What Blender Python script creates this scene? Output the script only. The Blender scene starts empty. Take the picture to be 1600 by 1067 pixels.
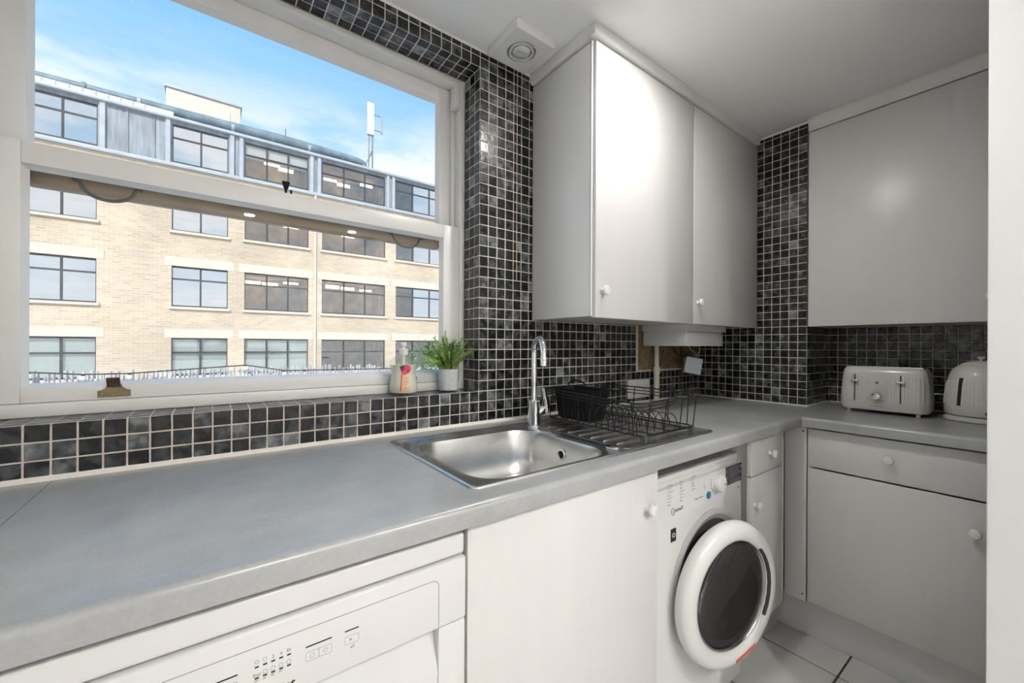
import bpy, bmesh, math, random
from math import sin, cos, pi, atan2, radians, sqrt
from mathutils import Vector, Matrix
random.seed(7)
S = bpy.context.scene
COL = S.collection
# ------------------------------------------------------------------ camera
CAMZ = 1.195
YAW, ROLL, FPX = 0.6388, 0.0048, 633.0
F = Vector((sin(YAW), cos(YAW), 0)); R0 = Vector((cos(YAW), -sin(YAW), 0)); U0 = Vector((0, 0, 1))
R = R0*cos(ROLL) + U0*sin(ROLL); U = U0*cos(ROLL) - R0*sin(ROLL)
cd = bpy.data.cameras.new('camera'); cam = bpy.data.objects.new('camera', cd); COL.objects.link(cam)
cd.sensor_width = 36; cd.lens = FPX/1600*36; cd.shift_y = 6.2/1600; cd.clip_start = 0.02; cd.clip_end = 400
cam.matrix_world = Matrix(((R.x, U.x, -F.x, 0), (R.y, U.y, -F.y, 0), (R.z, U.z, -F.z, CAMZ), (0, 0, 0, 1)))
S.camera = cam
# ------------------------------------------------------------------ view, sky, sun
S.view_settings.view_transform = 'Standard'; S.view_settings.look = 'None'
S.view_settings.exposure = 0.35; S.view_settings.gamma = 1; S.view_settings.use_curve_mapping = False
LAMP = 400.0          # emission strength of the ceiling downlights
wd = bpy.data.worlds.new('sky'); S.world = wd; wd.use_nodes = True
nt = wd.node_tree; nt.nodes.clear()
def wn(t, **k):
    n = nt.nodes.new(t)
    for a, b in k.items(): setattr(n, a, b)
    return n
wo = wn('ShaderNodeOutputWorld'); bg = wn('ShaderNodeBackground'); tc = wn('ShaderNodeTexCoord')
sp = wn('ShaderNodeSeparateXYZ'); rp = wn('ShaderNodeValToRGB'); nz = wn('ShaderNodeTexNoise'); mp = wn('ShaderNodeMapping')
cr = wn('ShaderNodeValToRGB'); mx = wn('ShaderNodeMix', data_type='RGBA'); hz = wn('ShaderNodeValToRGB'); mu = wn('ShaderNodeMath', operation='MULTIPLY')
nt.links.new(tc.outputs['Generated'], sp.inputs[0]); nt.links.new(sp.outputs['Z'], rp.inputs[0])
e = rp.color_ramp.elements
e[0].position = 0.0; e[0].color = (0.86, 0.93, 1.0, 1); e[1].position = 0.62; e[1].color = (0.15, 0.48, 0.98, 1)
q = rp.color_ramp.elements.new(0.33); q.color = (0.52, 0.74, 0.95, 1)
nt.links.new(tc.outputs['Generated'], mp.inputs[0]); mp.inputs['Scale'].default_value = (2.2, 2.2, 6.5)
mp.inputs['Location'].default_value = (0.35, 0.2, 0.1)
nt.links.new(mp.outputs[0], nz.inputs['Vector']); nz.inputs['Scale'].default_value = 2.0; nz.inputs['Detail'].default_value = 8; nz.inputs['Roughness'].default_value = 0.55
nt.links.new(nz.outputs['Fac'], cr.inputs[0]); cr.color_ramp.elements[0].position = 0.44; cr.color_ramp.elements[1].position = 0.58
nt.links.new(sp.outputs['Z'], hz.inputs[0]); hz.color_ramp.elements[0].position = 0.36; hz.color_ramp.elements[0].color = (1, 1, 1, 1)
hz.color_ramp.elements[1].position = 0.50; hz.color_ramp.elements[1].color = (0.04, 0.04, 0.04, 1)
nt.links.new(cr.outputs[0], mu.inputs[0]); nt.links.new(hz.outputs[0], mu.inputs[1]); nt.links.new(mu.outputs[0], mx.inputs['Factor'])
nt.links.new(rp.outputs[0], mx.inputs['A']); mx.inputs['B'].default_value = (0.93, 0.96, 1.0, 1)
nt.links.new(mx.outputs['Result'], bg.inputs[0]); bg.inputs[1].default_value = 1.0; nt.links.new(bg.outputs[0], wo.inputs[0])
sl = bpy.data.lights.new('sun_offscreen', 'SUN'); sl.energy = 3.5; sl.angle = radians(6); sl.color = (1, 0.95, 0.86)
so = bpy.data.objects.new('sun_offscreen', sl); COL.objects.link(so); so.location = (0, -5, 30)
so.rotation_euler = Vector((0.45, 0.75, -0.75)).to_track_quat('-Z', 'Y').to_euler()

# ------------------------------------------------------------------ materials
MATS = {}
def pm(name, col, rough=0.5, metal=0.0, spec=0.5, noise=0.0, scale=20.0, bump=0.0, bscale=80.0, emit=None, estr=0.0, alpha=1.0, coat=0.0, stretch=None, trans=0.0, sss=0.0):
    m = bpy.data.materials.new(name); m.use_nodes = True; t = m.node_tree; b = t.nodes['Principled BSDF']
    b.inputs['Base Color'].default_value = (*col, 1); b.inputs['Roughness'].default_value = rough; b.inputs['Metallic'].default_value = metal
    b.inputs['Specular IOR Level'].default_value = spec; b.inputs['Coat Weight'].default_value = coat; b.inputs['Transmission Weight'].default_value = trans
    if sss: b.inputs['Subsurface Weight'].default_value = sss; b.inputs['Subsurface Radius'].default_value = (0.02, 0.02, 0.02)
    if emit: b.inputs['Emission Color'].default_value = (*emit, 1); b.inputs['Emission Strength'].default_value = estr
    if noise or bump:
        c = t.nodes.new('ShaderNodeTexCoord'); mpg = t.nodes.new('ShaderNodeMapping'); t.links.new(c.outputs['Object'], mpg.inputs[0])
        if stretch: mpg.inputs['Scale'].default_value = stretch
        if noise:
            n = t.nodes.new('ShaderNodeTexNoise'); n.inputs['Scale'].default_value = scale; n.inputs['Detail'].default_value = 6
            t.links.new(mpg.outputs[0], n.inputs['Vector'])
            r = t.nodes.new('ShaderNodeValToRGB'); t.links.new(n.outputs['Fac'], r.inputs[0])
            r.color_ramp.elements[0].position = 0.3; r.color_ramp.elements[1].position = 0.7
            r.color_ramp.elements[0].color = (*[v*(1-noise) for v in col], 1); r.color_ramp.elements[1].color = (*[min(1, v*(1+noise)) for v in col], 1)
            t.links.new(r.outputs[0], b.inputs['Base Color'])
        if bump:
            n2 = t.nodes.new('ShaderNodeTexNoise'); n2.inputs['Scale'].default_value = bscale; n2.inputs['Detail'].default_value = 4
            t.links.new(mpg.outputs[0], n2.inputs['Vector'])
            bp = t.nodes.new('ShaderNodeBump'); bp.inputs['Strength'].default_value = bump; bp.inputs['Distance'].default_value = 0.002
            t.links.new(n2.outputs['Fac'], bp.inputs['Height']); t.links.new(bp.outputs[0], b.inputs['Normal'])
    MATS[name] = m
    return m
pm('ceiling_paint', (0.90, 0.895, 0.885), 0.6, noise=0.01, scale=3)
pm('wall_paint', (0.86, 0.855, 0.84), 0.5, noise=0.015, scale=4, bump=0.05, bscale=60)
pm('frame_paint', (0.78, 0.77, 0.75), 0.32, noise=0.03, scale=6, bump=0.04, bscale=30)
pm('door_white', (0.72, 0.71, 0.695), 0.30, noise=0.012, scale=5, bump=0.10, bscale=40, stretch=(6, 6, 0.35))
pm('side_white', (0.80, 0.795, 0.785), 0.22)
pm('appliance', (0.74, 0.735, 0.725), 0.22, noise=0.008, scale=3)
pm('knob_white', (0.82, 0.81, 0.79), 0.18)
pm('plinth_white', (0.74, 0.735, 0.725), 0.3)
pm('caulk', (0.80, 0.76, 0.69), 0.45, noise=0.05, scale=40)
pm('grout', (0.66, 0.585, 0.51), 0.8, noise=0.12, scale=60)
pm('plaster', (0.23, 0.165, 0.09), 0.9, noise=0.4, scale=35, bump=0.5, bscale=90)
pm('steel', (0.68, 0.68, 0.67), 0.27, metal=1.0, noise=0.05, scale=30)
pm('steel_dark', (0.33, 0.33, 0.33), 0.2, metal=1.0)
pm('chrome', (0.80, 0.81, 0.83), 0.06, metal=1.0)
pm('black_wire', (0.008, 0.008, 0.009), 0.35, spec=0.35)
pm('black_plastic', (0.006, 0.0065, 0.007), 0.5, spec=0.25)
pm('black_ink', (0.015, 0.015, 0.015), 0.6)
pm('grey_ink', (0.30, 0.30, 0.30), 0.6)
pm('pale_ink', (0.50, 0.50, 0.49), 0.6)
pm('rubber_foot', (0.07, 0.075, 0.085), 0.6)
pm('drum_glass', (0.030, 0.028, 0.027), 0.06, coat=0.3)
pm('drum_grey', (0.16, 0.155, 0.15), 0.4)
pm('bezel_grey', (0.52, 0.52, 0.515), 0.35)
pm('gasket', (0.05, 0.05, 0.05), 0.6)
pm('display', (0.03, 0.03, 0.033), 0.15)
pm('display_face', (0.09, 0.092, 0.095), 0.2)
pm('blue_button', (0.03, 0.22, 0.38), 0.3)
pm('red_tape', (0.62, 0.13, 0.08), 0.5)
pm('brass', (0.20, 0.155, 0.10), 0.35, metal=0.7, noise=0.3, scale=60)
pm('screw_brass', (0.35, 0.23, 0.10), 0.4, metal=0.8)
pm('sash_brown', (0.30, 0.215, 0.12), 0.5, noise=0.15, scale=12)
pm('iron_dark', (0.07, 0.065, 0.055), 0.5)
pm('pipe_white', (0.72, 0.69, 0.63), 0.4)
pm('socket_white', (0.78, 0.775, 0.76), 0.3)
pm('box_beige', (0.58, 0.52, 0.43), 0.5)
pm('spur_blue', (0.62, 0.69, 0.74), 0.35)
pm('cable_dark', (0.03, 0.022, 0.018), 0.5)
pm('cable_pale', (0.55, 0.45, 0.35), 0.5)
pm('toaster_cream', (0.66, 0.645, 0.61), 0.18, coat=0.4)
pm('toaster_panel', (0.60, 0.585, 0.555), 0.3)
pm('pot_concrete', (0.50, 0.52, 0.53), 0.6, noise=0.08, scale=60, bump=0.1)
pm('soil', (0.06, 0.045, 0.03), 0.9)
pm('leaf_green', (0.33, 0.47, 0.11), 0.5, noise=0.5, scale=25)
pm('leaf_dark', (0.10, 0.21, 0.05), 0.5, noise=0.4, scale=25)
pm('bottle_cream', (0.78, 0.77, 0.69), 0.15, sss=0.2)
pm('bottle_cap', (0.80, 0.78, 0.74), 0.3)
pm('label_peach', (0.80, 0.55, 0.33), 0.4, noise=0.1, scale=50)
pm('label_text', (0.55, 0.20, 0.08), 0.5)
pm('berry_red', (0.62, 0.025, 0.06), 0.3, noise=0.35, scale=150)
pm('berry_pink', (0.75, 0.10, 0.16), 0.3)
pm('berry_blue', (0.06, 0.07, 0.16), 0.4)
pm('zinc', (0.27, 0.30, 0.33), 0.45, metal=0.1, noise=0.28, scale=3.0, stretch=(2.5, 1, 0.3))
pm('zinc_dark', (0.16, 0.18, 0.20), 0.5, noise=0.2, scale=2)
pm('zinc_pale', (0.42, 0.45, 0.48), 0.5, noise=0.1, scale=2)
pm('concrete_pale', (0.68, 0.60, 0.49), 0.8, noise=0.08, scale=4)
pm('rail_white', (0.85, 0.86, 0.87), 0.5)
pm('duct', (0.17, 0.23, 0.26), 0.5, noise=0.3, scale=2)
pm('antenna_white', (0.74, 0.73, 0.68), 0.5)
pm('window_frame_dark', (0.035, 0.035, 0.038), 0.5)
pm('blind_pale', (0.66, 0.76, 0.77), 0.7, noise=0.06, scale=6)
pm('blind_white', (0.80, 0.82, 0.82), 0.7)
pm('office_brown', (0.36, 0.25, 0.15), 0.8, noise=0.5, scale=2.2)
pm('office_lamp', (1, 0.9, 0.7), 0.5, emit=(1.0, 0.86, 0.62), estr=6.0)
pm('cane', (0.52, 0.50, 0.49), 0.7, noise=0.35, scale=5)
pm('cane_dark', (0.20, 0.18, 0.17), 0.7)
pm('terrace', (0.45, 0.43, 0.40), 0.9, noise=0.1, scale=5)
pm('bulb', (0.88, 0.88, 0.86), 0.2)
pm('lamp_lens', (1, 0.96, 0.92), 0.4, emit=(1.0, 0.975, 0.94), estr=LAMP*1.15)
pm('lamp_lens_bright', (1, 0.96, 0.92), 0.4, emit=(1.0, 0.975, 0.94), estr=LAMP*3.9)
pm('street', (0.22, 0.22, 0.22), 0.9)

def nodes_of(name):
    m = bpy.data.materials.new(name); m.use_nodes = True; MATS[name] = m
    return m, m.node_tree, m.node_tree.nodes['Principled BSDF']
# wall tile: dark slate glaze with cloudy grey patches, varied tile by tile through the attribute tv
m, t, b = nodes_of('tile')
at = t.nodes.new('ShaderNodeAttribute'); at.attribute_name = 'tv'
ge = t.nodes.new('ShaderNodeNewGeometry'); n = t.nodes.new('ShaderNodeTexNoise'); n.inputs['Scale'].default_value = 38; n.inputs['Detail'].default_value = 3
n2 = t.nodes.new('ShaderNodeTexNoise'); n2.inputs['Scale'].default_value = 1400; n2.inputs['Detail'].default_value = 2
t.links.new(ge.outputs['Position'], n.inputs['Vector']); t.links.new(ge.outputs['Position'], n2.inputs['Vector'])
mr = t.nodes.new('ShaderNodeMapRange'); t.links.new(n.outputs['Fac'], mr.inputs[0]); mr.inputs[1].default_value = 0.42; mr.inputs[2].default_value = 0.72
mr2 = t.nodes.new('ShaderNodeMapRange'); t.links.new(n2.outputs['Fac'], mr2.inputs[0]); mr2.inputs[1].default_value = 0.3; mr2.inputs[2].default_value = 0.7; mr2.inputs[3].default_value = 0.55; mr2.inputs[4].default_value = 1.25
m1 = t.nodes.new('ShaderNodeMath'); m1.operation = 'MULTIPLY'; t.links.new(mr.outputs[0], m1.inputs[0]); t.links.new(mr2.outputs[0], m1.inputs[1])
m2 = t.nodes.new('ShaderNodeMath'); m2.operation = 'MULTIPLY'; t.links.new(m1.outputs[0], m2.inputs[0]); t.links.new(at.outputs['Fac'], m2.inputs[1])
pw = t.nodes.new('ShaderNodeMath'); pw.operation = 'POWER'; t.links.new(at.outputs['Fac'], pw.inputs[0]); pw.inputs[1].default_value = 6.0
m3 = t.nodes.new('ShaderNodeMath'); m3.operation = 'MULTIPLY_ADD'; t.links.new(pw.outputs[0], m3.inputs[0]); m3.inputs[1].default_value = 0.55; t.links.new(m2.outputs[0], m3.inputs[2])
r = t.nodes.new('ShaderNodeValToRGB'); t.links.new(m3.outputs[0], r.inputs[0])
r.color_ramp.elements[0].color = (0.006, 0.006, 0.007, 1); r.color_ramp.elements[1].color = (0.25, 0.265, 0.265, 1)
q = r.color_ramp.elements.new(0.35); q.color = (0.075, 0.082, 0.088, 1)
t.links.new(r.outputs[0], b.inputs['Base Color']); b.inputs['Roughness'].default_value = 0.2
bp = t.nodes.new('ShaderNodeBump'); bp.inputs['Strength'].default_value = 0.25; bp.inputs['Distance'].default_value = 0.002
n3 = t.nodes.new('ShaderNodeTexNoise'); n3.inputs['Scale'].default_value = 60; t.links.new(ge.outputs['Position'], n3.inputs['Vector'])
t.links.new(n3.outputs['Fac'], bp.inputs['Height']); t.links.new(bp.outputs[0], b.inputs['Normal'])
# laminate worktop: mottled concrete grey
m, t, b = nodes_of('worktop')
ge = t.nodes.new('ShaderNodeNewGeometry'); n = t.nodes.new('ShaderNodeTexNoise'); n.inputs['Scale'].default_value = 5; n.inputs['Detail'].default_value = 10; n.inputs['Roughness'].default_value = 0.65
n2 = t.nodes.new('ShaderNodeTexNoise'); n2.inputs['Scale'].default_value = 220; n2.inputs['Detail'].default_value = 3
t.links.new(ge.outputs['Position'], n.inputs['Vector']); t.links.new(ge.outputs['Position'], n2.inputs['Vector'])
ad = t.nodes.new('ShaderNodeMath'); ad.operation = 'MULTIPLY_ADD'; t.links.new(n2.outputs['Fac'], ad.inputs[0]); ad.inputs[1].default_value = 0.3; t.links.new(n.outputs['Fac'], ad.inputs[2])
r = t.nodes.new('ShaderNodeValToRGB'); t.links.new(ad.outputs[0], r.inputs[0]); r.color_ramp.elements[0].position = 0.42; r.color_ramp.elements[1].position = 0.92
r.color_ramp.elements[0].color = (0.33, 0.337, 0.337, 1); r.color_ramp.elements[1].color = (0.45, 0.457, 0.457, 1)
t.links.new(r.outputs[0], b.inputs['Base Color']); b.inputs['Roughness'].default_value = 0.27; b.inputs['Specular IOR Level'].default_value = 0.8
# floor tile
pm('floor_tile', (0.70, 0.695, 0.68), 0.22, noise=0.02, scale=4)
pm('floor_grout', (0.06, 0.05, 0.035), 0.8)
# yellow stock brick
m, t, b = nodes_of('brick')
ge = t.nodes.new('ShaderNodeNewGeometry'); sx = t.nodes.new('ShaderNodeSeparateXYZ'); cx = t.nodes.new('ShaderNodeCombineXYZ')
t.links.new(ge.outputs['Position'], sx.inputs[0]); t.links.new(sx.outputs['X'], cx.inputs[0]); t.links.new(sx.outputs['Z'], cx.inputs[1])
bk = t.nodes.new('ShaderNodeTexBrick'); t.links.new(cx.outputs[0], bk.inputs['Vector']); bk.inputs['Scale'].default_value = 1.0
bk.inputs['Brick Width'].default_value = 0.30; bk.inputs['Row Height'].default_value = 0.105; bk.inputs['Mortar Size'].default_value = 0.010
bk.inputs['Color1'].default_value = (0.64, 0.52, 0.385, 1); bk.inputs['Color2'].default_value = (0.53, 0.42, 0.30, 1); bk.inputs['Mortar'].default_value = (0.66, 0.58, 0.48, 1)
nn = t.nodes.new('ShaderNodeTexNoise'); nn.inputs['Scale'].default_value = 0.35; t.links.new(ge.outputs['Position'], nn.inputs['Vector']); nn.inputs['Detail'].default_value = 4
mb = t.nodes.new('ShaderNodeMix'); mb.data_type = 'RGBA'; mb.blend_type = 'MULTIPLY'; mb.inputs['Factor'].default_value = 0.8
rr = t.nodes.new('ShaderNodeValToRGB'); t.links.new(nn.outputs['Fac'], rr.inputs[0]); rr.color_ramp.elements[0].position = 0.35; rr.color_ramp.elements[1].position = 0.65
rr.color_ramp.elements[0].color = (0.86, 0.85, 0.82, 1); rr.color_ramp.elements[1].color = (1.12, 1.1, 1.08, 1)
t.links.new(bk.outputs['Color'], mb.inputs['A']); t.links.new(rr.outputs[0], mb.inputs['B']); t.links.new(mb.outputs['Result'], b.inputs['Base Color']); b.inputs['Roughness'].default_value = 0.85
# glass panes: clear with a thin mirror reflection; the kitchen panes carry dried streaks of dirt
def pane_mat(name, refl, tint, dirt=0.0):
    m = bpy.data.materials.new(name); m.use_nodes = True; t = m.node_tree; t.nodes.clear(); MATS[name] = m
    o = t.nodes.new('ShaderNodeOutputMaterial'); tr = t.nodes.new('ShaderNodeBsdfTransparent'); tr.inputs[0].default_value = (*tint, 1)
    gl = t.nodes.new('ShaderNodeBsdfGlossy'); gl.inputs['Roughness'].default_value = 0.01
    mx = t.nodes.new('ShaderNodeMixShader'); mx.inputs[0].default_value = refl
    t.links.new(tr.outputs[0], mx.inputs[1]); t.links.new(gl.outputs[0], mx.inputs[2]); out = mx
    if dirt:
        ge = t.nodes.new('ShaderNodeNewGeometry'); mg = t.nodes.new('ShaderNodeMapping'); mg.inputs['Scale'].default_value = (3, 3, 14); mg.inputs['Rotation'].default_value = (0, 0.5, 0)
        t.links.new(ge.outputs['Position'], mg.inputs[0]); n = t.nodes.new('ShaderNodeTexNoise'); n.inputs['Scale'].default_value = 3; n.inputs['Detail'].default_value = 8
        t.links.new(mg.outputs[0], n.inputs['Vector']); r = t.nodes.new('ShaderNodeMapRange'); t.links.new(n.outputs['Fac'], r.inputs[0])
        r.inputs[1].default_value = 0.48; r.inputs[2].default_value = 0.75; r.inputs[4].default_value = dirt
        tl = t.nodes.new('ShaderNodeBsdfTranslucent'); tl.inputs[0].default_value = (0.95, 0.95, 0.95, 1)
        m2 = t.nodes.new('ShaderNodeMixShader'); t.links.new(r.outputs[0], m2.inputs[0]); t.links.new(mx.outputs[0], m2.inputs[1]); t.links.new(tl.outputs[0], m2.inputs[2]); out = m2
    t.links.new(out.outputs[0], o.inputs[0])
pane_mat('kitchen_pane', 0.04, (0.98, 0.985, 0.985), 0.06)
pane_mat('office_pane', 0.16, (0.90, 0.90, 0.88))
pane_mat('office_pane_blue', 0.85, (0.7, 0.8, 0.9))
pane_mat('clear_plastic', 0.08, (0.94, 0.94, 0.92))

# ------------------------------------------------------------------ mesh helpers
ORG = {}
def new_bm(): return bmesh.new()
def box(bm, lo, hi, r=0.0, seg=2):
    t = bmesh.new(); bmesh.ops.create_cube(t, size=1)
    c = [(a+b)/2 for a, b in zip(lo, hi)]; d = [abs(b-a) for a, b in zip(lo, hi)]
    for v in t.verts: v.co = Vector((c[0]+v.co.x*d[0], c[1]+v.co.y*d[1], c[2]+v.co.z*d[2]))
    if r > 0: bmesh.ops.bevel(t, geom=list(t.edges), offset=min(r, min(d)*0.49), segments=seg, affect='EDGES', profile=0.5)
    merge(bm, t); return bm
def merge(bm, t):
    me = bpy.data.meshes.new('tmp'); t.to_mesh(me); t.free(); bm.from_mesh(me); bpy.data.meshes.remove(me)
def B(lo, hi, r=0.0, seg=2): return box(bmesh.new(), lo, hi, r, seg)
def prism(bm, pts, axis, a, b):
    """extrude a 2D outline along x, y or z between a and b"""
    def P(p, k):
        return Vector({'x': (k, p[0], p[1]), 'y': (p[0], k, p[1]), 'z': (p[0], p[1], k)}[axis])
    va = [bm.verts.new(P(p, a)) for p in pts]; vb = [bm.verts.new(P(p, b)) for p in pts]; n = len(pts)
    bm.faces.new(va); bm.faces.new(vb[::-1])
    for i in range(n): bm.faces.new((va[i], vb[i], vb[(i+1) % n], va[(i+1) % n]))
    bmesh.ops.recalc_face_normals(bm, faces=bm.faces); return bm
def tube(bm, pts, r, seg=8, closed=False, cap=True):
    pts = [Vector(p) for p in pts]; n = len(pts); rr = r if isinstance(r, (list, tuple)) else [r]*n
    tg = []
    for i in range(n):
        if closed: d = pts[(i+1) % n]-pts[i-1]
        else: d = pts[min(i+1, n-1)]-pts[max(i-1, 0)]
        tg.append(d.normalized())
    up = Vector((0, 0, 1)) if abs(tg[0].z) < 0.9 else Vector((1, 0, 0))
    nrm = (up-tg[0]*up.dot(tg[0])).normalized(); rings = []
    for i in range(n):
        nrm = (nrm-tg[i]*nrm.dot(tg[i]))
        nrm = nrm.normalized() if nrm.length > 1e-6 else tg[i].orthogonal().normalized()
        bn = tg[i].cross(nrm)
        rings.append([bm.verts.new(pts[i]+(nrm*cos(2*pi*k/seg)+bn*sin(2*pi*k/seg))*rr[i]) for k in range(seg)])
    for i in range(n if closed else n-1):
        a, b2 = rings[i], rings[(i+1) % n]
        for k in range(seg): bm.faces.new((a[k], a[(k+1) % seg], b2[(k+1) % seg], b2[k]))
    if cap and not closed: bm.faces.new(rings[0][::-1]); bm.faces.new(rings[-1])
    return bm
def lathe(bm, prof, c, axis='z', seg=32, sx=1.0, sy=1.0, cap=True):
    """revolve (radius, height) pairs about an axis through c"""
    c = Vector(c); rings = []
    for r, h in prof:
        ring = []
        for k in range(seg):
            a = 2*pi*k/seg; u, v = r*cos(a)*sx, r*sin(a)*sy
            p = {'z': (u, v, h), '-y': (u, -h, v), '-x': (-h, u, v), 'x': (h, u, v)}[axis]
            ring.append(bm.verts.new(c+Vector(p)))
        rings.append(ring)
    for a, b2 in zip(rings, rings[1:]):
        for k in range(seg): bm.faces.new((a[k], a[(k+1) % seg], b2[(k+1) % seg], b2[k]))
    if prof[0] == prof[-1]: cap = False
    if cap and prof[0][0] > 1e-6: bm.faces.new(rings[0][::-1])
    if cap and prof[-1][0] > 1e-6: bm.faces.new(rings[-1])
    bmesh.ops.remove_doubles(bm, verts=bm.verts, dist=1e-6)
    bmesh.ops.recalc_face_normals(bm, faces=bm.faces); return bm
def rrect(cx, cy, w, h, r, n=6):
    pts = []
    for (sx, sy, a0) in ((1, 1, 0), (-1, 1, 90), (-1, -1, 180), (1, -1, 270)):
        for k in range(n+1):
            a = radians(a0+90*k/n); pts.append((cx+sx*(w/2-r)+r*cos(a), cy+sy*(h/2-r)+r*sin(a)))
    return pts
def loft(bm, loops, cap0=False, cap1=False):
    rings = [[bm.verts.new(p) for p in l] for l in loops]; n = len(rings[0])
    for a, b2 in zip(rings, rings[1:]):
        for k in range(n): bm.faces.new((a[k], a[(k+1) % n], b2[(k+1) % n], b2[k]))
    if cap0: bm.faces.new(rings[0][::-1])
    if cap1: bm.faces.new(rings[-1])
    bmesh.ops.recalc_face_normals(bm, faces=bm.faces); return bm
def spin(bm, c, axis, ang): bmesh.ops.rotate(bm, verts=bm.verts, cent=Vector(c), matrix=Matrix.Rotation(ang, 3, axis)); return bm
def mesh_from(name, bm, mat, off, angle=40):
    bmesh.ops.translate(bm, verts=bm.verts, vec=-off)
    me = bpy.data.meshes.new(name); bm.to_mesh(me); bm.free()
    me.materials.append(MATS[mat]); me.polygons.foreach_set('use_smooth', [True]*len(me.polygons)); me.set_sharp_from_angle(angle=radians(angle))
    return me
def tag(o, label=None, cat=None, group=None, kind=None):
    if label: o['label'] = label
    if cat: o['category'] = cat
    if group: o['group'] = group
    if kind: o['kind'] = kind
    return o
def thing(name, label, cat, loc, group=None, kind=None):
    o = bpy.data.objects.new(name, None); o.empty_display_size = 0.05; COL.objects.link(o); o.location = loc; ORG[o] = Vector(loc)
    return tag(o, label, cat, group, kind)
def part(name, bm, mat, parent, label=None, kind=None):
    o = bpy.data.objects.new(name, mesh_from(name, bm, mat, ORG[parent])); COL.objects.link(o); o.parent = parent; ORG[o] = ORG[parent]
    return tag(o, label, kind=kind)
def solo(name, bm, mat, label, cat, group=None, kind=None):
    xs = [v.co for v in bm.verts]
    lo = Vector([min(v[i] for v in xs) for i in range(3)]); hi = Vector([max(v[i] for v in xs) for i in range(3)])
    off = Vector(((lo.x+hi.x)/2, (lo.y+hi.y)/2, lo.z))
    o = bpy.data.objects.new(name, mesh_from(name, bm, mat, off)); COL.objects.link(o); o.location = off; ORG[o] = off
    return tag(o, label, cat, group, kind)
def struct(name, bm, mat):
    o = bpy.data.objects.new(name, mesh_from(name, bm, mat, Vector((0, 0, 0)))); COL.objects.link(o); ORG[o] = Vector((0, 0, 0)); o['kind'] = 'structure'
    return o
def text(body, loc, size, mat, parent, face='-y', bold=0.0, name='lettering', align='LEFT'):
    cu = bpy.data.curves.new('t', 'FONT'); cu.body = body; cu.size = size; cu.extrude = 0.0002; cu.offset = bold; cu.align_x = align
    ob = bpy.data.objects.new('t', cu); COL.objects.link(ob)
    M = Matrix.Rotation(pi/2, 4, 'X')
    if face == '-x': M = Matrix.Rotation(-pi/2, 4, 'Z') @ M
    ob.matrix_world = Matrix.Translation(loc) @ M
    bpy.context.view_layer.update()
    me = bpy.data.meshes.new_from_object(ob.evaluated_get(bpy.context.evaluated_depsgraph_get()))
    me.transform(Matrix.Translation(-ORG[parent]) @ ob.matrix_world); bpy.data.objects.remove(ob); bpy.data.curves.remove(cu)
    me.materials.clear(); me.materials.append(MATS[mat]); me.name = name
    o = bpy.data.objects.new(name, me); COL.objects.link(o); o.parent = parent; ORG[o] = ORG[parent]
    return o

# ------------------------------------------------------------------ room dimensions
WY, WX, RX = 1.255, 2.28, 2.59        # window wall, pier face, recess wall
FY, FX = 0.62, 1.93                   # front edges of the two worktops
CT, CB = 0.91, 0.87                   # worktop top and underside
CEIL = 2.268
SILL, HEAD, OL, OR_ = 1.028, 2.206, -0.42, 0.782
RETY = 0.712                          # where the pier steps back into the recess
XL, YB, PX = -0.90, -2.40, 1.30       # left wall, rear wall, near pier

fl = struct('floor', B((XL-0.1, YB-0.1, -0.06), (2.75, 1.35, -0.003)), 'floor_grout')
gx, gy, tw = 1.829, 0.472, 0.33
tile_me = None
for i in range(-9, 3):
    for j in range(-9, 3):
        x0, y0 = gx+i*tw, gy+j*tw
        lo = (max(x0+0.003, XL), max(y0+0.003, YB)); hi = (min(x0+tw-0.003, 2.62), min(y0+tw-0.003, 1.25))
        if hi[0]-lo[0] < 0.02 or hi[1]-lo[1] < 0.02: continue
        if lo[0] > 2.2 or (lo[0] > PX-0.03 and hi[1] < 0.05): continue
        part('floor_tile', B((*lo, -0.008), (*hi, 0.0), 0.0012, 1), 'floor_tile', fl)
struct('ceiling', B((XL-0.1, YB-0.1, CEIL), (2.75, WY+0.30, CEIL+0.08)), 'ceiling_paint')
bm = bmesh.new(); wy0, wy1 = WY+0.0003, WY+0.30
box(bm, (XL-0.1, wy0, 0), (OL, wy1, CEIL)); box(bm, (OR_+0.002, wy0, 0), (2.75, wy1, CEIL))
box(bm, (OL, wy0, 0), (OR_+0.002, wy1, SILL-0.002)); box(bm, (OL, wy0, HEAD+0.002), (OR_+0.002, wy1, CEIL))
w_win = struct('wall_window', bm, 'grout')
bm = bmesh.new(); box(bm, (WX+0.0003, RETY+0.002, 0), (2.75, WY+0.002, CEIL)); box(bm, (RX+0.002, YB, 0), (2.75, RETY+0.002, CEIL))
w_right = struct('wall_right', bm, 'grout')
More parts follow.
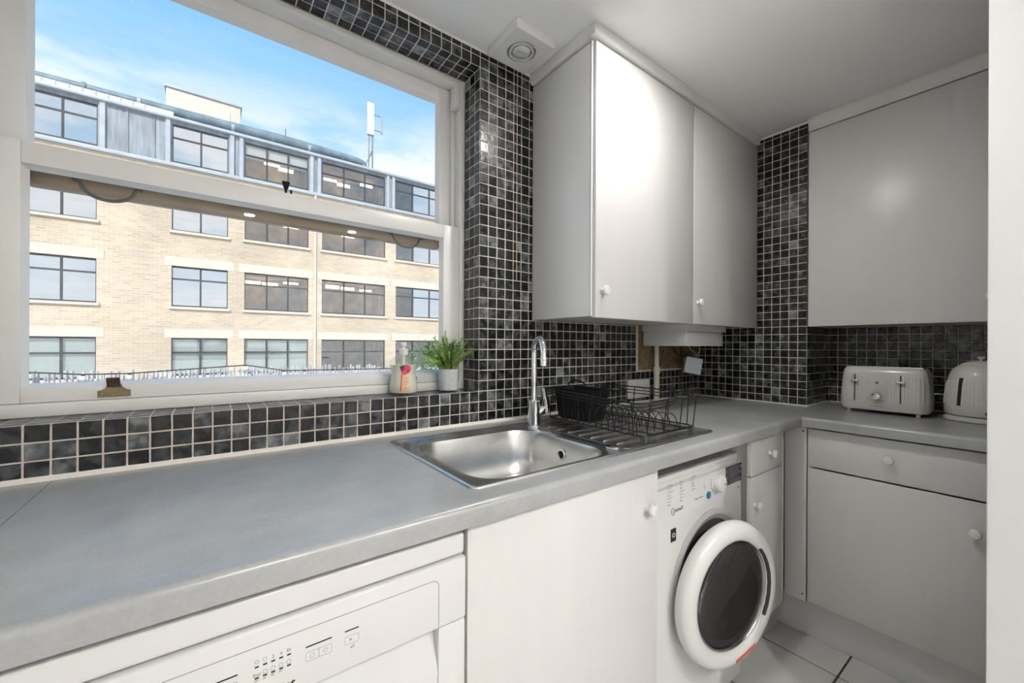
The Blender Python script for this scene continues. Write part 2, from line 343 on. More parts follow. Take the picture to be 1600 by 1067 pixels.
# thin grout beds of the reveal and of the recess carry their own tiles
REV = 1.362
bm = bmesh.new(); box(bm, (OR_+0.0003, WY+0.001, SILL-0.002), (OR_+0.002, REV, HEAD+0.002)); box(bm, (OL, WY+0.001, HEAD+0.0003), (OR_, REV, HEAD+0.002)); box(bm, (OL, WY+0.001, SILL-0.002), (OR_, REV, SILL-0.0003))
w_rev = struct('wall_reveal', bm, 'grout')
bm = bmesh.new(); box(bm, (WX+0.001, RETY+0.0003, CT), (RX, RETY+0.002, 1.30)); box(bm, (RX+0.0003, 0.0, CT), (RX+0.002, RETY, 1.30))
w_rec = struct('wall_recess', bm, 'grout')
struct('wall_left', B((XL-0.1, YB-0.1, 0), (XL, WY, CEIL)), 'wall_paint')
struct('wall_rear', B((XL, YB-0.1, 0), (2.75, YB, CEIL)), 'wall_paint')
struct('wall_pier', B((PX, YB, 0), (PX+0.20, 0.0875, CEIL), 0.004), 'wall_paint')

# ------------------------------------------------------------------ mosaic tiles
def unit_tile(tv):
    bm = bmesh.new(); lay = bm.verts.layers.float.new('tv')
    a = 0.5; b2 = 0.455
    lo = [bm.verts.new((x*a, y*a, -0.002)) for x, y in ((-1, -1), (1, -1), (1, 1), (-1, 1))]
    mi = [bm.verts.new((x*a, y*a, 0.0004)) for x, y in ((-1, -1), (1, -1), (1, 1), (-1, 1))]
    hi = [bm.verts.new((x*b2, y*b2, 0.0011)) for x, y in ((-1, -1), (1, -1), (1, 1), (-1, 1))]
    for A, Bq in ((lo, mi), (mi, hi)):
        for k in range(4): bm.faces.new((A[k], A[(k+1) % 4], Bq[(k+1) % 4], Bq[k]))
    bm.faces.new(hi)
    for v in bm.verts: v[lay] = tv
    me = bpy.data.meshes.new('tile'); bm.to_mesh(me); bm.free(); me.materials.append(MATS['tile']); return me
NV = 28
TV = [0.12+0.83*(k/(NV-1))**1.5 for k in range(NV)]; TV[-1] = 1.0
TMESH = [unit_tile(v) for v in TV]
UNIT = [(x, y, z) for z, s in ((-0.002, 0.5), (0.0004, 0.5), (0.0011, 0.455)) for x, y in ((-s, -s), (s, -s), (s, s), (-s, s))]
UF = [(i+4*l, (i+1) % 4+4*l, (i+1) % 4+4*l+4, i+4*l+4) for l in (0, 1) for i in range(4)]+[(8, 9, 10, 11)]
def cells(o, u, v, ul, vl, g=0.0034, skip=None):
    """tile rectangles between joint lines ul, vl on the plane through o spanned by u, v"""
    o, u, v = Vector(o), Vector(u), Vector(v); n = u.cross(v); out = []
    for a0, a1 in zip(ul, ul[1:]):
        for b0, b1 in zip(vl, vl[1:]):
            if a1-a0 < 0.006 or b1-b0 < 0.006: continue
            c = o+u*(a0+a1)/2+v*(b0+b1)/2
            if skip and skip(c): continue
            k = int(random.random()**1.05*NV*0.96)
            if random.random() < 0.018: k = NV-1
            rot = Matrix((u, v, n)).transposed() @ (Matrix.Rotation(random.gauss(0, 0.007), 3, 'X') @ Matrix.Rotation(random.gauss(0, 0.007), 3, 'Y') @ Matrix.Rotation(random.gauss(0, 0.012), 3, 'Z'))
            d = c-Vector((0, 0, CAMZ)); area = (a1-a0)*(b1-b0)*abs(d.dot(n))/d.length**3
            if d.dot(F) < 0.1: area = 0
            M = Matrix.Translation(c) @ rot.to_4x4() @ Matrix.Diagonal((a1-a0-g, b1-b0-g, 1, 1))
            out.append((area, M, k))
    return out
def lay(parent, cs, limit=300):
    cs.sort(key=lambda q: -q[0])
    for _, M, k in cs[:limit]:
        o = bpy.data.objects.new('tile', TMESH[k]); COL.objects.link(o); o.parent = parent; o.matrix_world = M
    rest = cs[limit:]
    if rest:
        vs, fs, tv = [], [], []
        for _, M, k in rest:
            b0 = len(vs); vs += [tuple(M @ Vector(p)) for p in UNIT]; tv += [TV[k]]*12; fs += [tuple(b0+i for i in f) for f in UF]
        me = bpy.data.meshes.new('remaining_tiles'); me.from_pydata(vs, [], fs); a = me.attributes.new('tv', 'FLOAT', 'POINT'); a.data.foreach_set('value', tv)
        me.materials.append(MATS['tile']); o = bpy.data.objects.new('remaining_tiles', me); COL.objects.link(o); o.parent = parent; o['kind'] = 'stuff'
def lines(a, b, step, start=None):
    """joint lines from a to b, on the grid through start"""
    start = a if start is None else start
    k0 = math.ceil((a-start)/step-1e-6); out = [a] if start+k0*step-a > 1e-4 else []
    x = start+k0*step
    while x < b-1e-4: out.append(x); x += step
    out.append(b); return out
P = 0.038
zl = lines(0.914, CEIL-0.004, P)
X1, Y1, Z1 = (1, 0, 0), (0, 1, 0), (0, 0, 1)
cs = cells((0, WY, 0), X1, Z1, lines(OL, OR_, 0.0389, OR_), lines(0.914, SILL, P))                     # below the sill
cs += cells((0, WY, 0), X1, Z1, lines(OR_, WX, 0.0384), zl,
            skip=lambda c: (c.x > 1.045 and c.z > 1.32) or (c.x > 1.72 and c.z > 1.072) or (0.9356 < c.x < 0.974 and c.z > 1.45))                # pier and splashback
cs += cells((0, WY, 0), X1, Z1, [0.9356, 0.9520, 0.974], zl, skip=lambda c: c.z < 1.45)                # column of cut half tiles
cs += cells((0, WY, 0), X1, Z1, lines(XL, OL, 0.0389, OL), zl)                                           # left of the window
cs += cells((0, WY, 0), X1, Z1, lines(OL, OR_, 0.0389, OR_), [HEAD, HEAD+P, CEIL-0.004])                # above the window
lay(w_win, cs)
cs = cells((OR_, 0, 0), (0, -1, 0), Z1, [-REV, -WY-0.072, -WY-0.036, -WY], lines(SILL, HEAD, P))
cs += cells((0, 0, HEAD), X1, (0, -1, 0), lines(OL, OR_, 0.0389, OR_), [-REV, -WY-0.072, -WY-0.036, -WY])
cs += cells((0, 0, SILL), X1, Y1, lines(OL, OR_, 0.0389, OR_), [WY, WY+0.036, WY+0.072, REV])
lay(w_rev, cs)
cs = cells((WX, 0, 0), (0, -1, 0), Z1, lines(-WY, -RETY, P, -RETY), zl, skip=lambda c: c.y > 0.95 and c.z > 1.32)
lay(w_right, cs)
cs = cells((0, RETY, 0), X1, Z1, lines(WX, RX, P), lines(0.914, 1.30, P))
cs += cells((RX, 0, 0), (0, -1, 0), Z1, lines(-RETY, 0.0, P), lines(0.914, 1.30, P))
lay(w_rec, cs)
# bare plaster patch behind the pipe, and the silicone bead along the worktop
solo('plaster_patch', B((1.722, WY-0.003, 1.074), (WX-0.002, WY+0.001, 1.30)), 'plaster', 'bare brown plaster patch with no tiles behind the white pipe', 'plaster patch')
bm = bmesh.new(); prism(bm, [(WY-0.011, CT), (WY+0.002, CT), (WY+0.002, CT+0.012), (WY-0.004, CT+0.007)], 'x', -0.88, WX-0.005)
box(bm, (WX-0.008, RETY-0.004, CT), (WX+0.001, WY-0.008, CT+0.007), 0.002); box(bm, (WX-0.006, RETY-0.007, CT), (RX-0.004, RETY+0.001, CT+0.007), 0.002); box(bm, (RX-0.006, 0.0, CT), (RX+0.001, RETY-0.005, CT+0.007), 0.002)
struct('trim_1', bm, 'caulk')
bm = bmesh.new(); box(bm, (OL, WY-0.004, CEIL-0.007), (1.02, WY+0.002, CEIL+0.001), 0.002); box(bm, (WX-0.005, RETY, CEIL-0.008), (WX+0.002, 0.925, CEIL+0.001), 0.002)
struct('trim_2', bm, 'ceiling_paint')

# ------------------------------------------------------------------ sash window
win = thing('window_1', None, None, (0.18, 1.40, SILL), kind='structure')
bm = bmesh.new()
box(bm, (OL+0.001, 1.362, SILL+0.001), (-0.406, 1.50, HEAD-0.001), 0.003); box(bm, (0.761, 1.362, SILL+0.001), (OR_-0.001, 1.50, HEAD-0.001), 0.003)
box(bm, (-0.406, 1.362, 2.182), (0.761, 1.50, HEAD-0.001), 0.003); box(bm, (-0.406, 1.357, SILL+0.001), (0.761, 1.50, 1.060), 0.004)
part('window_frame', bm, 'frame_paint', win)
bm = bmesh.new()
for x0, x1 in ((-0.4055, -0.394), (0.749, 0.7605)): box(bm, (x0, 1.405, 1.06), (x1, 1.411, 2.182))
part('parting_bead', bm, 'frame_paint', win)
bm = bmesh.new(); box(bm, (0.7395, 1.3645, 2.100), (0.7605, 1.404, 2.182), 0.002); part('bead_stop', bm, 'frame_paint', win)
part('sash_track', B((0.742, 1.4005, 1.646), (0.7455, 1.4045, 2.10)), 'frame_paint', win)
def sash(name, x0, x1, z0, z1, y0, y1, l, r, b, t):
    o = bpy.data.objects.new(name, None); COL.objects.link(o); o.parent = win; ORG[o] = ORG[win]
    bm = bmesh.new()
    box(bm, (x0, y0, z0), (x0+l, y1, z1), 0.002); box(bm, (x1-r, y0, z0), (x1, y1, z1), 0.002)
    part('stile', bm, 'frame_paint', o)
    part('bottom_rail', B((x0+l, y0, z0), (x1-r, y1, z0+b), 0.002), 'frame_paint', o)
    part('top_rail', B((x0+l, y0, z1-t), (x1-r, y1, z1), 0.002), 'frame_paint', o)
    gx0, gx1, gz0, gz1 = x0+l, x1-r, z0+b, z1-t; ym = (y0+y1)/2
    bm = bmesh.new()                       # glazing moulding, splayed towards the glass
    d = 0.009
    a = [(gx0, y0+0.003, gz0), (gx1, y0+0.003, gz0), (gx1, y0+0.003, gz1), (gx0, y0+0.003, gz1)]
    c = [(gx0+d, ym, gz0+d), (gx1-d, ym, gz0+d), (gx1-d, ym, gz1-d), (gx0+d, ym, gz1-d)]
    loft(bm, [a, c]); part('glazing_bead', bm, 'frame_paint', o)
    part('pane', B((gx0+0.001, ym, gz0+0.001), (gx1-0.001, ym+0.003, gz1-0.001)), 'kitchen_pane', o)
    return o
lower = sash('lower_sash', -0.405, 0.760, 1.061, 1.645, 1.366, 1.404, 0.066, 0.066, 0.034, 0.050)
upper = sash('upper_sash', -0.405, 0.760, 1.564, 2.181, 1.412, 1.450, 0.062, 0.062, 0.078, 0.048)
for ch in upper.children:
    if ch.name.startswith('bottom_rail'): ch.data.materials[0] = MATS['sash_brown']; ch['label'] = 'brown wooden meeting rail of the outer sash'
for cx in (-0.206, 0.566):                 # wire pulls hanging from the outer sash
    pts = [(cx-0.062, 1.408, 1.588), (cx-0.05, 1.405, 1.586)]+[(cx-0.048*cos(pi*k/12), 1.405, 1.583-0.034*sin(pi*k/12)) for k in range(1, 12)]+[(cx+0.05, 1.405, 1.586), (cx+0.062, 1.408, 1.588)]
    part('sash_pull', tube(bmesh.new(), pts, 0.0042, 8), 'iron_dark', win)
bm = lathe(bmesh.new(), [(0.0035, 1.645), (0.0035, 1.658), (0.005, 1.660), (0.011, 1.678), (0.011, 1.681), (0.0, 1.682)], (0.178, 1.380, 0), seg=16); part('sash_fastener', bm, 'black_plastic', win)
part('sash_fastener', lathe(bmesh.new(), [(0.003, 1.645), (0.003, 1.660), (0, 1.661)], (0.192, 1.380, 0), seg=10), 'black_plastic', win)
def lift(cx):
    o = part('sash_lift', prism(bmesh.new(), [(cx-0.029, 1.066), (cx+0.029, 1.066), (cx+0.029, 1.082), (cx+0.022, 1.083), (cx+0.015, 1.089), (cx+0.012, 1.097), (cx-0.012, 1.097), (cx-0.015, 1.089), (cx-0.022, 1.083), (cx-0.029, 1.082)], 'y', 1.3620, 1.3658), 'brass', win)
    pts = [(1.3655, 1.094), (1.358, 1.097), (1.350, 1.106), (1.346, 1.114), (1.343, 1.113), (1.347, 1.104), (1.355, 1.094), (1.362, 1.089)]
    part('hook', prism(bmesh.new(), pts, 'x', cx-0.012, cx+0.012), 'brass', o)
    for dx, dz in ((-0.021, 1.075), (0.0, 1.072), (0.021, 1.075)):
        part('screw', lathe(bmesh.new(), [(0.003, -1.3622), (0.0025, -1.3612), (0, -1.361)], (cx+dx, 0, dz), axis='-y', seg=10), 'screw_brass', o)
lift(-0.188); lift(0.560)

# ------------------------------------------------------------------ worktops
def nose(bm, axis, a, b, y0, y1, sgn=1):
    """front strip of the worktop with an eased top edge; y0 is the front"""
    r = 0.012; d = 1 if y1 > y0 else -1
    pts = [(y1, CB), (y0+0.002*d, CB), (y0, CB+0.002)]+[(y0+d*r*(1-cos(pi/2*k/5)), CT-r+r*sin(pi/2*k/5)) for k in range(6)]+[(y1, CT)]
    if axis == 'x': prism(bm, pts, 'x', a, b)
    else: prism(bm, [(p[0], p[1]) for p in pts], 'y', a, b)
SX0, SX1, SY0, SY1 = 0.425, 1.338, 0.695, 1.145      # cut-out for the sink
bm = bmesh.new(); nose(bm, 'x', -0.262, FX+0.005, FY, 0.665)
box(bm, (-0.262, 0.665, CB), (SX0, WY-0.001, CT)); box(bm, (SX1, 0.665, CB), (FX+0.005, WY-0.001, CT))
box(bm, (SX0, 0.665, CB), (SX1, SY0, CT)); box(bm, (SX0, SY1, CB), (SX1, WY-0.001, CT))
wt = solo('worktop', bm, 'worktop', 'long grey laminate worktop under the window with the sink set in it', 'worktop')
bm = bmesh.new(); nose(bm, 'y', -0.60, FY-0.0005, FX, FX+0.045)
box(bm, (FX+0.045, -0.60, CB), (RX-0.001, RETY-0.001, CT)); box(bm, (FX+0.0055, FY-0.0005, CB), (FX+0.045, RETY-0.001, CT)); box(bm, (FX+0.0055, RETY-0.001, CB), (WX-0.001, WY-0.001, CT))
solo('worktop', bm, 'worktop', 'grey laminate worktop carrying the toaster and kettle', 'worktop')
bm = B((XL+0.001, -0.60, CB), (-0.2635, WY-0.001, CT)); solo('worktop', bm, 'worktop', 'grey laminate worktop beyond the joint beside the dishwasher', 'worktop')

# ------------------------------------------------------------------ base units
def knob(c, axis, parent, r=0.0155, h=0.026):
    prof = [(0.0095, 0.0), (0.0085, 0.003), (0.0075, 0.008), (0.011, 0.012), (r, 0.017), (r, 0.020), (r*0.86, 0.0245), (r*0.5, h), (0, h+0.0006)]
    return part('knob', lathe(bmesh.new(), prof, c, axis=axis, seg=24), 'knob_white', parent, 'round white knob')
DF = 0.645                                 # front of the doors on the window run
# dishwasher
dw = thing('dishwasher', 'white dishwasher with printed control panel under the worktop', 'dishwasher', (0.075, 0.93, 0.0))
part('cabinet', B((-0.222, 0.668, 0.02), (0.372, 1.215, 0.846), 0.003), 'appliance', dw)
part('top_lid', B((-0.222, 0.640, 0.818), (0.371, 0.668, 0.857), 0.006, 3), 'appliance', dw)
part('lid_top', B((-0.216, 0.650, 0.8572), (0.366, 1.2, 0.8582)), 'appliance', dw)
cp = part('control_panel', B((-0.222, 0.637, 0.703), (0.373, 0.668, 0.8145), 0.005, 3), 'appliance', dw)
ol = rrect(0.05, 0.735, 0.539, 0.110, 0.012)
ol = [p for p in ol if p[1] > 0.7035]
part('panel_line', tube(bmesh.new(), [(0.318, 0.6366, 0.704), (0.318, 0.6366, 0.772)]+[(0.306+0.012*cos(a), 0.6366, 0.778+0.012*sin(a)) for a in [pi/2*k/6 for k in range(7)]]+[(-0.222, 0.6366, 0.790)], 0.0005, 6), 'grey_ink', cp)
for x0, x1 in ((0.1629, 0.1834), (0.1099, 0.1446), (-0.004, 0.0295)): part('marker_bar', B((x0, 0.6363, 0.7624), (x1, 0.6372, 0.7644), 0.0004, 1), 'black_ink', cp)
for z in (0.7634, 0.7486):
    for k in range(5): part('marker_dash', B((0.0483+0.00950*k, 0.6363, z-0.0009), (0.0531+0.0095*k, 0.6372, z+0.0009)), 'black_ink', cp)
def outline(x0, x1, z0, z1, r=0.003):
    pts = [(p[0], 0.6368, p[1]) for p in rrect((x0+x1)/2, (z0+z1)/2, x1-x0, z1-z0, r, 3)]
    return part('button_outline', tube(bmesh.new(), pts, 0.00022, 4, closed=True), 'grey_ink', cp)
outline(0.1099, 0.1447, 0.7425, 0.7552); part('button_divider', B((0.1269, 0.6365, 0.7425), (0.1274, 0.6372, 0.7555)), 'grey_ink', cp)
outline(0.1627, 0.1835, 0.7428, 0.7551); outline(-0.004, 0.0295, 0.7425, 0.7552)
def ring(x, z, r):
    part('icon', tube(bmesh.new(), [(x+r*cos(2*pi*k/14), 0.6368, z+r*sin(2*pi*k/14)) for k in range(14)], 0.00025, 4, closed=True), 'grey_ink', cp)
ring(0.1183, 0.7487, 0.0029); ring(0.1358, 0.7490, 0.0027); ring(0.0601, 0.7702, 0.0024); ring(0.0601, 0.7535, 0.0027); ring(0.0696, 0.7537, 0.0027); ring(0.0790, 0.7537, 0.0027); ring(0.0885, 0.7537, 0.0027); ring(0.0507, 0.7702, 0.0024); ring(0.0135, 0.7490, 0.0028)
part('icon', prism(bmesh.new(), [(0.1700, 0.7466), (0.1700, 0.7514), (0.1738, 0.749)], 'y', 0.6366, 0.6372), 'grey_ink', cp)
for s, x, z, h in (('2', 0.0698, 0.7676, 0.0060), ('4', 0.0792, 0.7676, 0.0060), ('8h', 0.0888, 0.7676, 0.0060), ('Eco', 0.0507, 0.7512, 0.0062), ('off', 0.1738, 0.7355, 0.0056), ('50°', 0.0505, 0.7438, 0.0036), ('65°', 0.0601, 0.7438, 0.0036), ('55°', 0.0696, 0.7438, 0.0036), ('50°', 0.079, 0.7438, 0.0036)):
    text(s, Vector((x, 0.6367, z)), h, 'grey_ink', cp, align='CENTER')
text('Hotpoint', Vector((0.0968, 0.6366, 0.7168)), 0.0165, 'black_ink', cp, bold=0.0002, align='RIGHT')
bm = B((0.319, 0.640, 0.10), (0.373, 0.668, 0.7015), 0.004); box(bm, (-0.222, 0.640, 0.10), (0.319, 0.668, 0.630), 0.004)
dr = part('door', bm, 'appliance', dw)
part('handle_recess', prism(bmesh.new(), [(0.641, 0.628), (0.6655, 0.700), (0.667, 0.700), (0.667, 0.620), (0.641, 0.620)], 'x', -0.221, 0.3185), 'appliance', dr)
part('kick_plate', B((-0.222, 0.70, 0.0), (0.372, 0.715, 0.098)), 'plinth_white', dw)
# sink unit
un = thing('base_cabinet', 'white wood-grain sink cabinet with one knob beside the washing machine', 'cabinet', (0.676, 0.93, 0.0))
bm = bmesh.new(); box(bm, (0.379, 0.665, 0.15), (0.397, 1.235, 0.868)); box(bm, (0.957, 0.665, 0.15), (0.975, 1.235, 0.868)); box(bm, (0.397, 0.665, 0.15), (0.957, 1.235, 0.168)); box(bm, (0.397, 1.22, 0.168), (0.957, 1.235, 0.72))
part('carcass', bm, 'side_white', un)
dr = part('door', B((0.380, DF, 0.155), (0.974, DF+0.018, 0.862), 0.002), 'door_white', un); knob((0.925, DF, 0.768), '-y', dr)
# washing machine
WF = 0.680
wm = thing('washing_machine', 'white front-loading washing machine with its round door ajar', 'washing machine', (1.268, 0.93, 0.0))
bm = bmesh.new(); prism(bm, rrect(1.268, 0.9425, 0.574, 0.523, 0.018), 'z', 0.02, 0.662); part('body', bm, 'appliance', wm)
lid = part('top_plate', prism(bmesh.new(), rrect(1.268, 0.955, 0.572, 0.52, 0.02), 'z', 0.792, 0.806), 'appliance', wm)
bm = bmesh.new(); prism(bm, rrect(1.268, 0.943, 0.576, 0.53, 0.03), 'z', 0.6635, 0.792)
bmesh.ops.bevel(bm, geom=[e for e in bm.edges if all(abs(v.co.z-0.792) < 1e-4 for v in e.verts)], offset=0.014, segments=4, affect='EDGES')
cp = part('control_panel', bm, 'appliance', wm)
cy = 0.6778
part('display', B((1.420, cy-0.002, 0.716), (1.532, cy+0.002, 0.779), 0.001, 1), 'display', cp)
part('display_face', B((1.437, cy-0.0024, 0.741), (1.514, cy-0.0016, 0.777)), 'display_face', cp); part('display_face', B((1.437, cy-0.0024, 0.718), (1.514, cy-0.0016, 0.735)), 'display_face', cp)
for x, z in ((1.428, 0.766), (1.428, 0.745), (1.428, 0.724), (1.523, 0.770), (1.523, 0.748), (1.523, 0.727)): part('display_button', B((x-0.006, cy-0.0026, z-0.005), (x+0.004, cy-0.0016, z+0.004), 0.0008, 1), 'drum_grey', cp)
dl = part('dial', lathe(bmesh.new(), [(0.033, 0.0), (0.033, 0.004), (0.029, 0.006), (0.027, 0.022), (0.024, 0.025), (0, 0.0255)], (1.352, cy, 0.744), axis='-y', seg=32), 'appliance', cp)
part('dial_mark', B((1.356, cy-0.0262, 0.7405), (1.376, cy-0.0252, 0.7425)), 'black_ink', dl)
for k in range(16):
    a = 2*pi*k/16
    part('dial_tick', B((1.352+0.039*cos(a)-0.001, cy-0.0006, 0.744+0.039*sin(a)-0.001), (1.352+0.039*cos(a)+0.001, cy+0.001, 0.744+0.039*sin(a)+0.001)), 'grey_ink', cp)
part('push_button', lathe(bmesh.new(), [(0.012, 0.0), (0.012, 0.003), (0.010, 0.004), (0, 0.0042)], (1.305, cy, 0.7105), axis='-y', seg=24), 'blue_button', cp, 'blue round button')
part('push_button', lathe(bmesh.new(), [(0.014, 0.0), (0.014, 0.0012), (0.0125, 0.0016), (0, 0.0017)], (1.290, cy, 0.747), axis='-y', seg=24), 'appliance', cp)
cols = [(1.068, 0.7835, ['Cottons', 'Cotton', 'Synthetics', 'Mixed', 'Delicates', 'Wool', 'Quick']), (1.134, 0.7835, ['Sport', 'Sport', 'Light', 'Trainers', 'Duvet', 'Wool', 'Baby']), (1.200, 0.785, ['Specials', 'Rinse', 'Spin', 'Drain', 'Express'])]
for x, z, ws in cols:
    for k, w in enumerate(ws): text(w, Vector((x+(0.002 if k else 0), cy-0.0002, z-0.0095*k)), 0.0088 if k == 0 else 0.0078, 'grey_ink' if k == 0 else 'pale_ink', cp)
text('Push & Wash', Vector((1.222, cy-0.0002, 0.711)), 0.0088, 'grey_ink', cp)
text('Innex', Vector((1.505, cy-0.0002, 0.692)), 0.0085, 'grey_ink', cp); text('8 kg 1400', Vector((1.478, cy-0.0002, 0.783)), 0.0085, 'pale_ink', cp)
part('emblem', tube(bmesh.new(), [(1.1005+0.0078*cos(2*pi*k/24), cy-0.0002, 0.7050+0.0105*sin(2*pi*k/24)) for k in range(24)], 0.0007, 5, closed=True), 'black_ink', cp)
text('i', Vector((1.0985, cy-0.0002, 0.7005)), 0.015, 'black_ink', cp)
text('InDesIT', Vector((1.112, cy-0.0002, 0.7010)), 0.0135, 'black_ink', cp, bold=0.00012)
hp = [(1.092, 0.6690), (1.105, 0.679), (1.14, 0.686), (1.20, 0.6895), (1.287, 0.690), (1.283, 0.680), (1.272, 0.673), (1.24, 0.669)]
part('drawer_grip', prism(bmesh.new(), hp, 'y', cy-0.0008, cy+0.002), 'appliance', cp)
part('rating_sticker', B((1.094, WF-0.0008, 0.614), (1.120, WF+0.002, 0.652)), 'black_ink', wm)
part('sticker_symbol', tube(bmesh.new(), [(1.107+0.006*cos(2*pi*k/16), WF-0.001, 0.633+0.006*sin(2*pi*k/16)) for k in range(16)], 0.0012, 5, closed=True), 'appliance', wm)
# porthole and door
PC = (1.318, WF+0.001, 0.432)
part('porthole_bezel', lathe(bmesh.new(), [(0.226, 0.0), (0.226, 0.005), (0.212, 0.010), (0.196, 0.004), (0.190, 0.0)], PC, axis='-y', seg=64, cap=False), 'bezel_grey', wm)
part('gasket', lathe(bmesh.new(), [(0.197, 0.0), (0.197, 0.003), (0.16, 0.004), (0, 0.0042)], PC, axis='-y', seg=48), 'gasket', wm)
HX, HYY, AJ = 1.078, 0.664, radians(-10.0)
DC = (1.302, HYY-0.002, 0.428)
def door_part(name, prof, mat, parent, seg=72, label=None, sx=1.0):
    bm = lathe(bmesh.new(), prof, DC, axis='-y', seg=seg, sx=sx, cap=False); spin(bm, (HX, HYY, 0), 'Z', AJ); return part(name, bm, mat, parent, label)
dr = door_part('door', [(0.160, -0.002), (0.205, -0.004), (0.218, 0.0), (0.222, 0.010), (0.220, 0.022), (0.213, 0.033), (0.200, 0.041), (0.184, 0.043), (0.172, 0.040), (0.166, 0.032), (0.164, 0.02), (0.160, -0.002)], 'appliance', wm)
door_part('door_glass', [(0.167, 0.022), (0.160, 0.024), (0.13, 0.012), (0.075, -0.002), (0, -0.008)], 'drum_glass', dr, label='dark glass bowl of the door')
door_part('glass_ring', [(0.167, 0.020), (0.167, 0.030), (0.161, 0.031), (0.157, 0.026), (0.157, 0.020)], 'steel_dark', dr)
bm = bmesh.new()
for k in range(7):
    a = radians(-34+68*k/6)
    tube(bm, [(DC[0]+0.172*cos(a), DC[1]-0.0365, DC[2]+0.172*sin(a)), (DC[0]+0.172*cos(a+0.2), DC[1]-0.0365, DC[2]+0.172*sin(a+0.2))], 0.006, 8)
spin(bm, (HX, HYY, 0), 'Z', AJ); part('door_handle', bm, 'gasket', dr, 'dark finger slot at the door edge')
bm = prism(bmesh.new(), [(1.300, 0.229), (1.302, 0.238), (1.392, 0.262), (1.388, 0.250)], 'y', HYY-0.0462, HYY-0.0440); spin(bm, (HX, HYY, 0), 'Z', AJ); part('transit_tape', bm, 'red_tape', dr, 'strip of red tape')
for x in (1.03, 1.50):
    for y in (0.74, 1.14): part('foot', lathe(bmesh.new(), [(0.02, 0.0), (0.02, 0.012), (0.012, 0.02), (0, 0.021)], (x, y, 0), seg=12), 'gasket', wm)
# narrow drawer unit
un = thing('base_cabinet', 'narrow white cabinet with a drawer over a door right of the washing machine', 'cabinet', (1.69, 0.93, 0.0))
bm = bmesh.new(); box(bm, (1.566, 0.6655, 0.15), (1.584, 1.235, 0.868)); box(bm, (1.802, 0.6655, 0.15), (1.820, 1.235, 0.868)); box(bm, (1.584, 0.6655, 0.15), (1.802, 1.235, 0.168)); box(bm, (1.584, 1.22, 0.168), (1.802, 1.235, 0.868))
part('carcass', bm, 'side_white', un)
d1 = part('drawer', B((1.541, DF, 0.732), (1.810, DF+0.018, 0.862), 0.002), 'door_white', un); knob((1.690, DF, 0.797), '-y', d1)
d2 = part('door', B((1.541, DF, 0.185), (1.810, DF+0.018, 0.728), 0.002), 'door_white', un); knob((1.566, DF, 0.628), '-y', d2)
# right-hand unit
un = thing('base_cabinet', 'wide white cabinet with a drawer over a door below the toaster', 'cabinet', (2.27, 0.36, 0.0))
bm = bmesh.new(); box(bm, (1.974, 0.594, 0.15), (2.56, 0.612, 0.868)); box(bm, (1.974, 0.105, 0.15), (2.56, 0.123, 0.868)); box(bm, (1.974, 0.123, 0.15), (2.56, 0.594, 0.168)); box(bm, (2.545, 0.123, 0.168), (2.56, 0.594, 0.868))
part('carcass', bm, 'side_white', un)
d1 = part('drawer', B((1.955, 0.108, 0.710), (1.973, 0.606, 0.862), 0.002), 'door_white', un); knob((1.955, 0.358, 0.791), '-x', d1)
d2 = part('door', B((1.955, 0.108, 0.160), (1.973, 0.606, 0.7035), 0.002), 'door_white', un); knob((1.955, 0.153, 0.606), '-x', d2)
bm = bmesh.new(); box(bm, (1.960, 0.613, 0.15), (1.975, 0.690, 0.868), 0.001)
fp = solo('filler_panel', bm, 'side_white', 'white corner filler strip with small screws between the two cabinet runs', 'panel')
part('edge_post', B((1.820+0.001, 0.648, 0.19), (1.832, 0.690, 0.866), 0.001), 'side_white', fp)
for z in (0.848, 0.178): part('screw', lathe(bmesh.new(), [(0.004, 0), (0.0035, 0.0012), (0, 0.0014)], (1.960, 0.624, z), axis='-x', seg=12), 'screw_brass', fp, 'small brass screw head')
for z in (0.842, 0.51): part('hinge_cap', lathe(bmesh.new(), [(0.005, 0), (0.0045, 0.003), (0, 0.0034)], (1.826, 0.648, z), axis='-y', seg=12), 'steel', fp)
solo('plinth', B((1.990, -0.6, 0.0005), (2.006, 0.735, 0.15), 0.001), 'plinth_white', 'white kickboard under the cabinet below the toaster', 'kickboard')
solo('plinth', B((1.575, 0.722, 0.0005), (1.972, 0.738, 0.15), 0.001), 'plinth_white', 'short white kickboard under the narrow drawer cabinet', 'kickboard')
solo('plinth', B((0.385, 0.722, 0.0005), (0.97, 0.738, 0.148), 0.001), 'plinth_white', 'white kickboard under the sink cabinet', 'kickboard')

# ------------------------------------------------------------------ wall cabinets
CY0 = 0.925
cb = thing('wall_cabinet', 'white two-door wall cabinet hung beside the window', 'cabinet', (1.62, 1.09, 1.293))
part('side_panel', B((1.026, CY0+0.021, 1.296), (1.044, WY-0.006, 2.222), 0.001), 'side_white', cb)
bm = bmesh.new(); box(bm, (1.044, CY0+0.021, 1.298), (2.262, WY-0.006, 1.316)); box(bm, (1.044, CY0+0.021, 2.20), (2.262, WY-0.006, 2.22)); box(bm, (2.244, CY0+0.021, 1.316), (2.262, WY-0.006, 2.20)); box(bm, (1.044, WY-0.018, 1.316), (2.244, WY-0.006, 2.20)); box(bm, (1.64, CY0+0.021, 1.316), (1.66, WY-0.02, 2.20))
part('carcass', bm, 'side_white', cb)
part('edge_strip', B((1.026, CY0+0.0125, 1.296), (1.0335, CY0+0.0205, 2.226), 0.001), 'knob_white', cb)
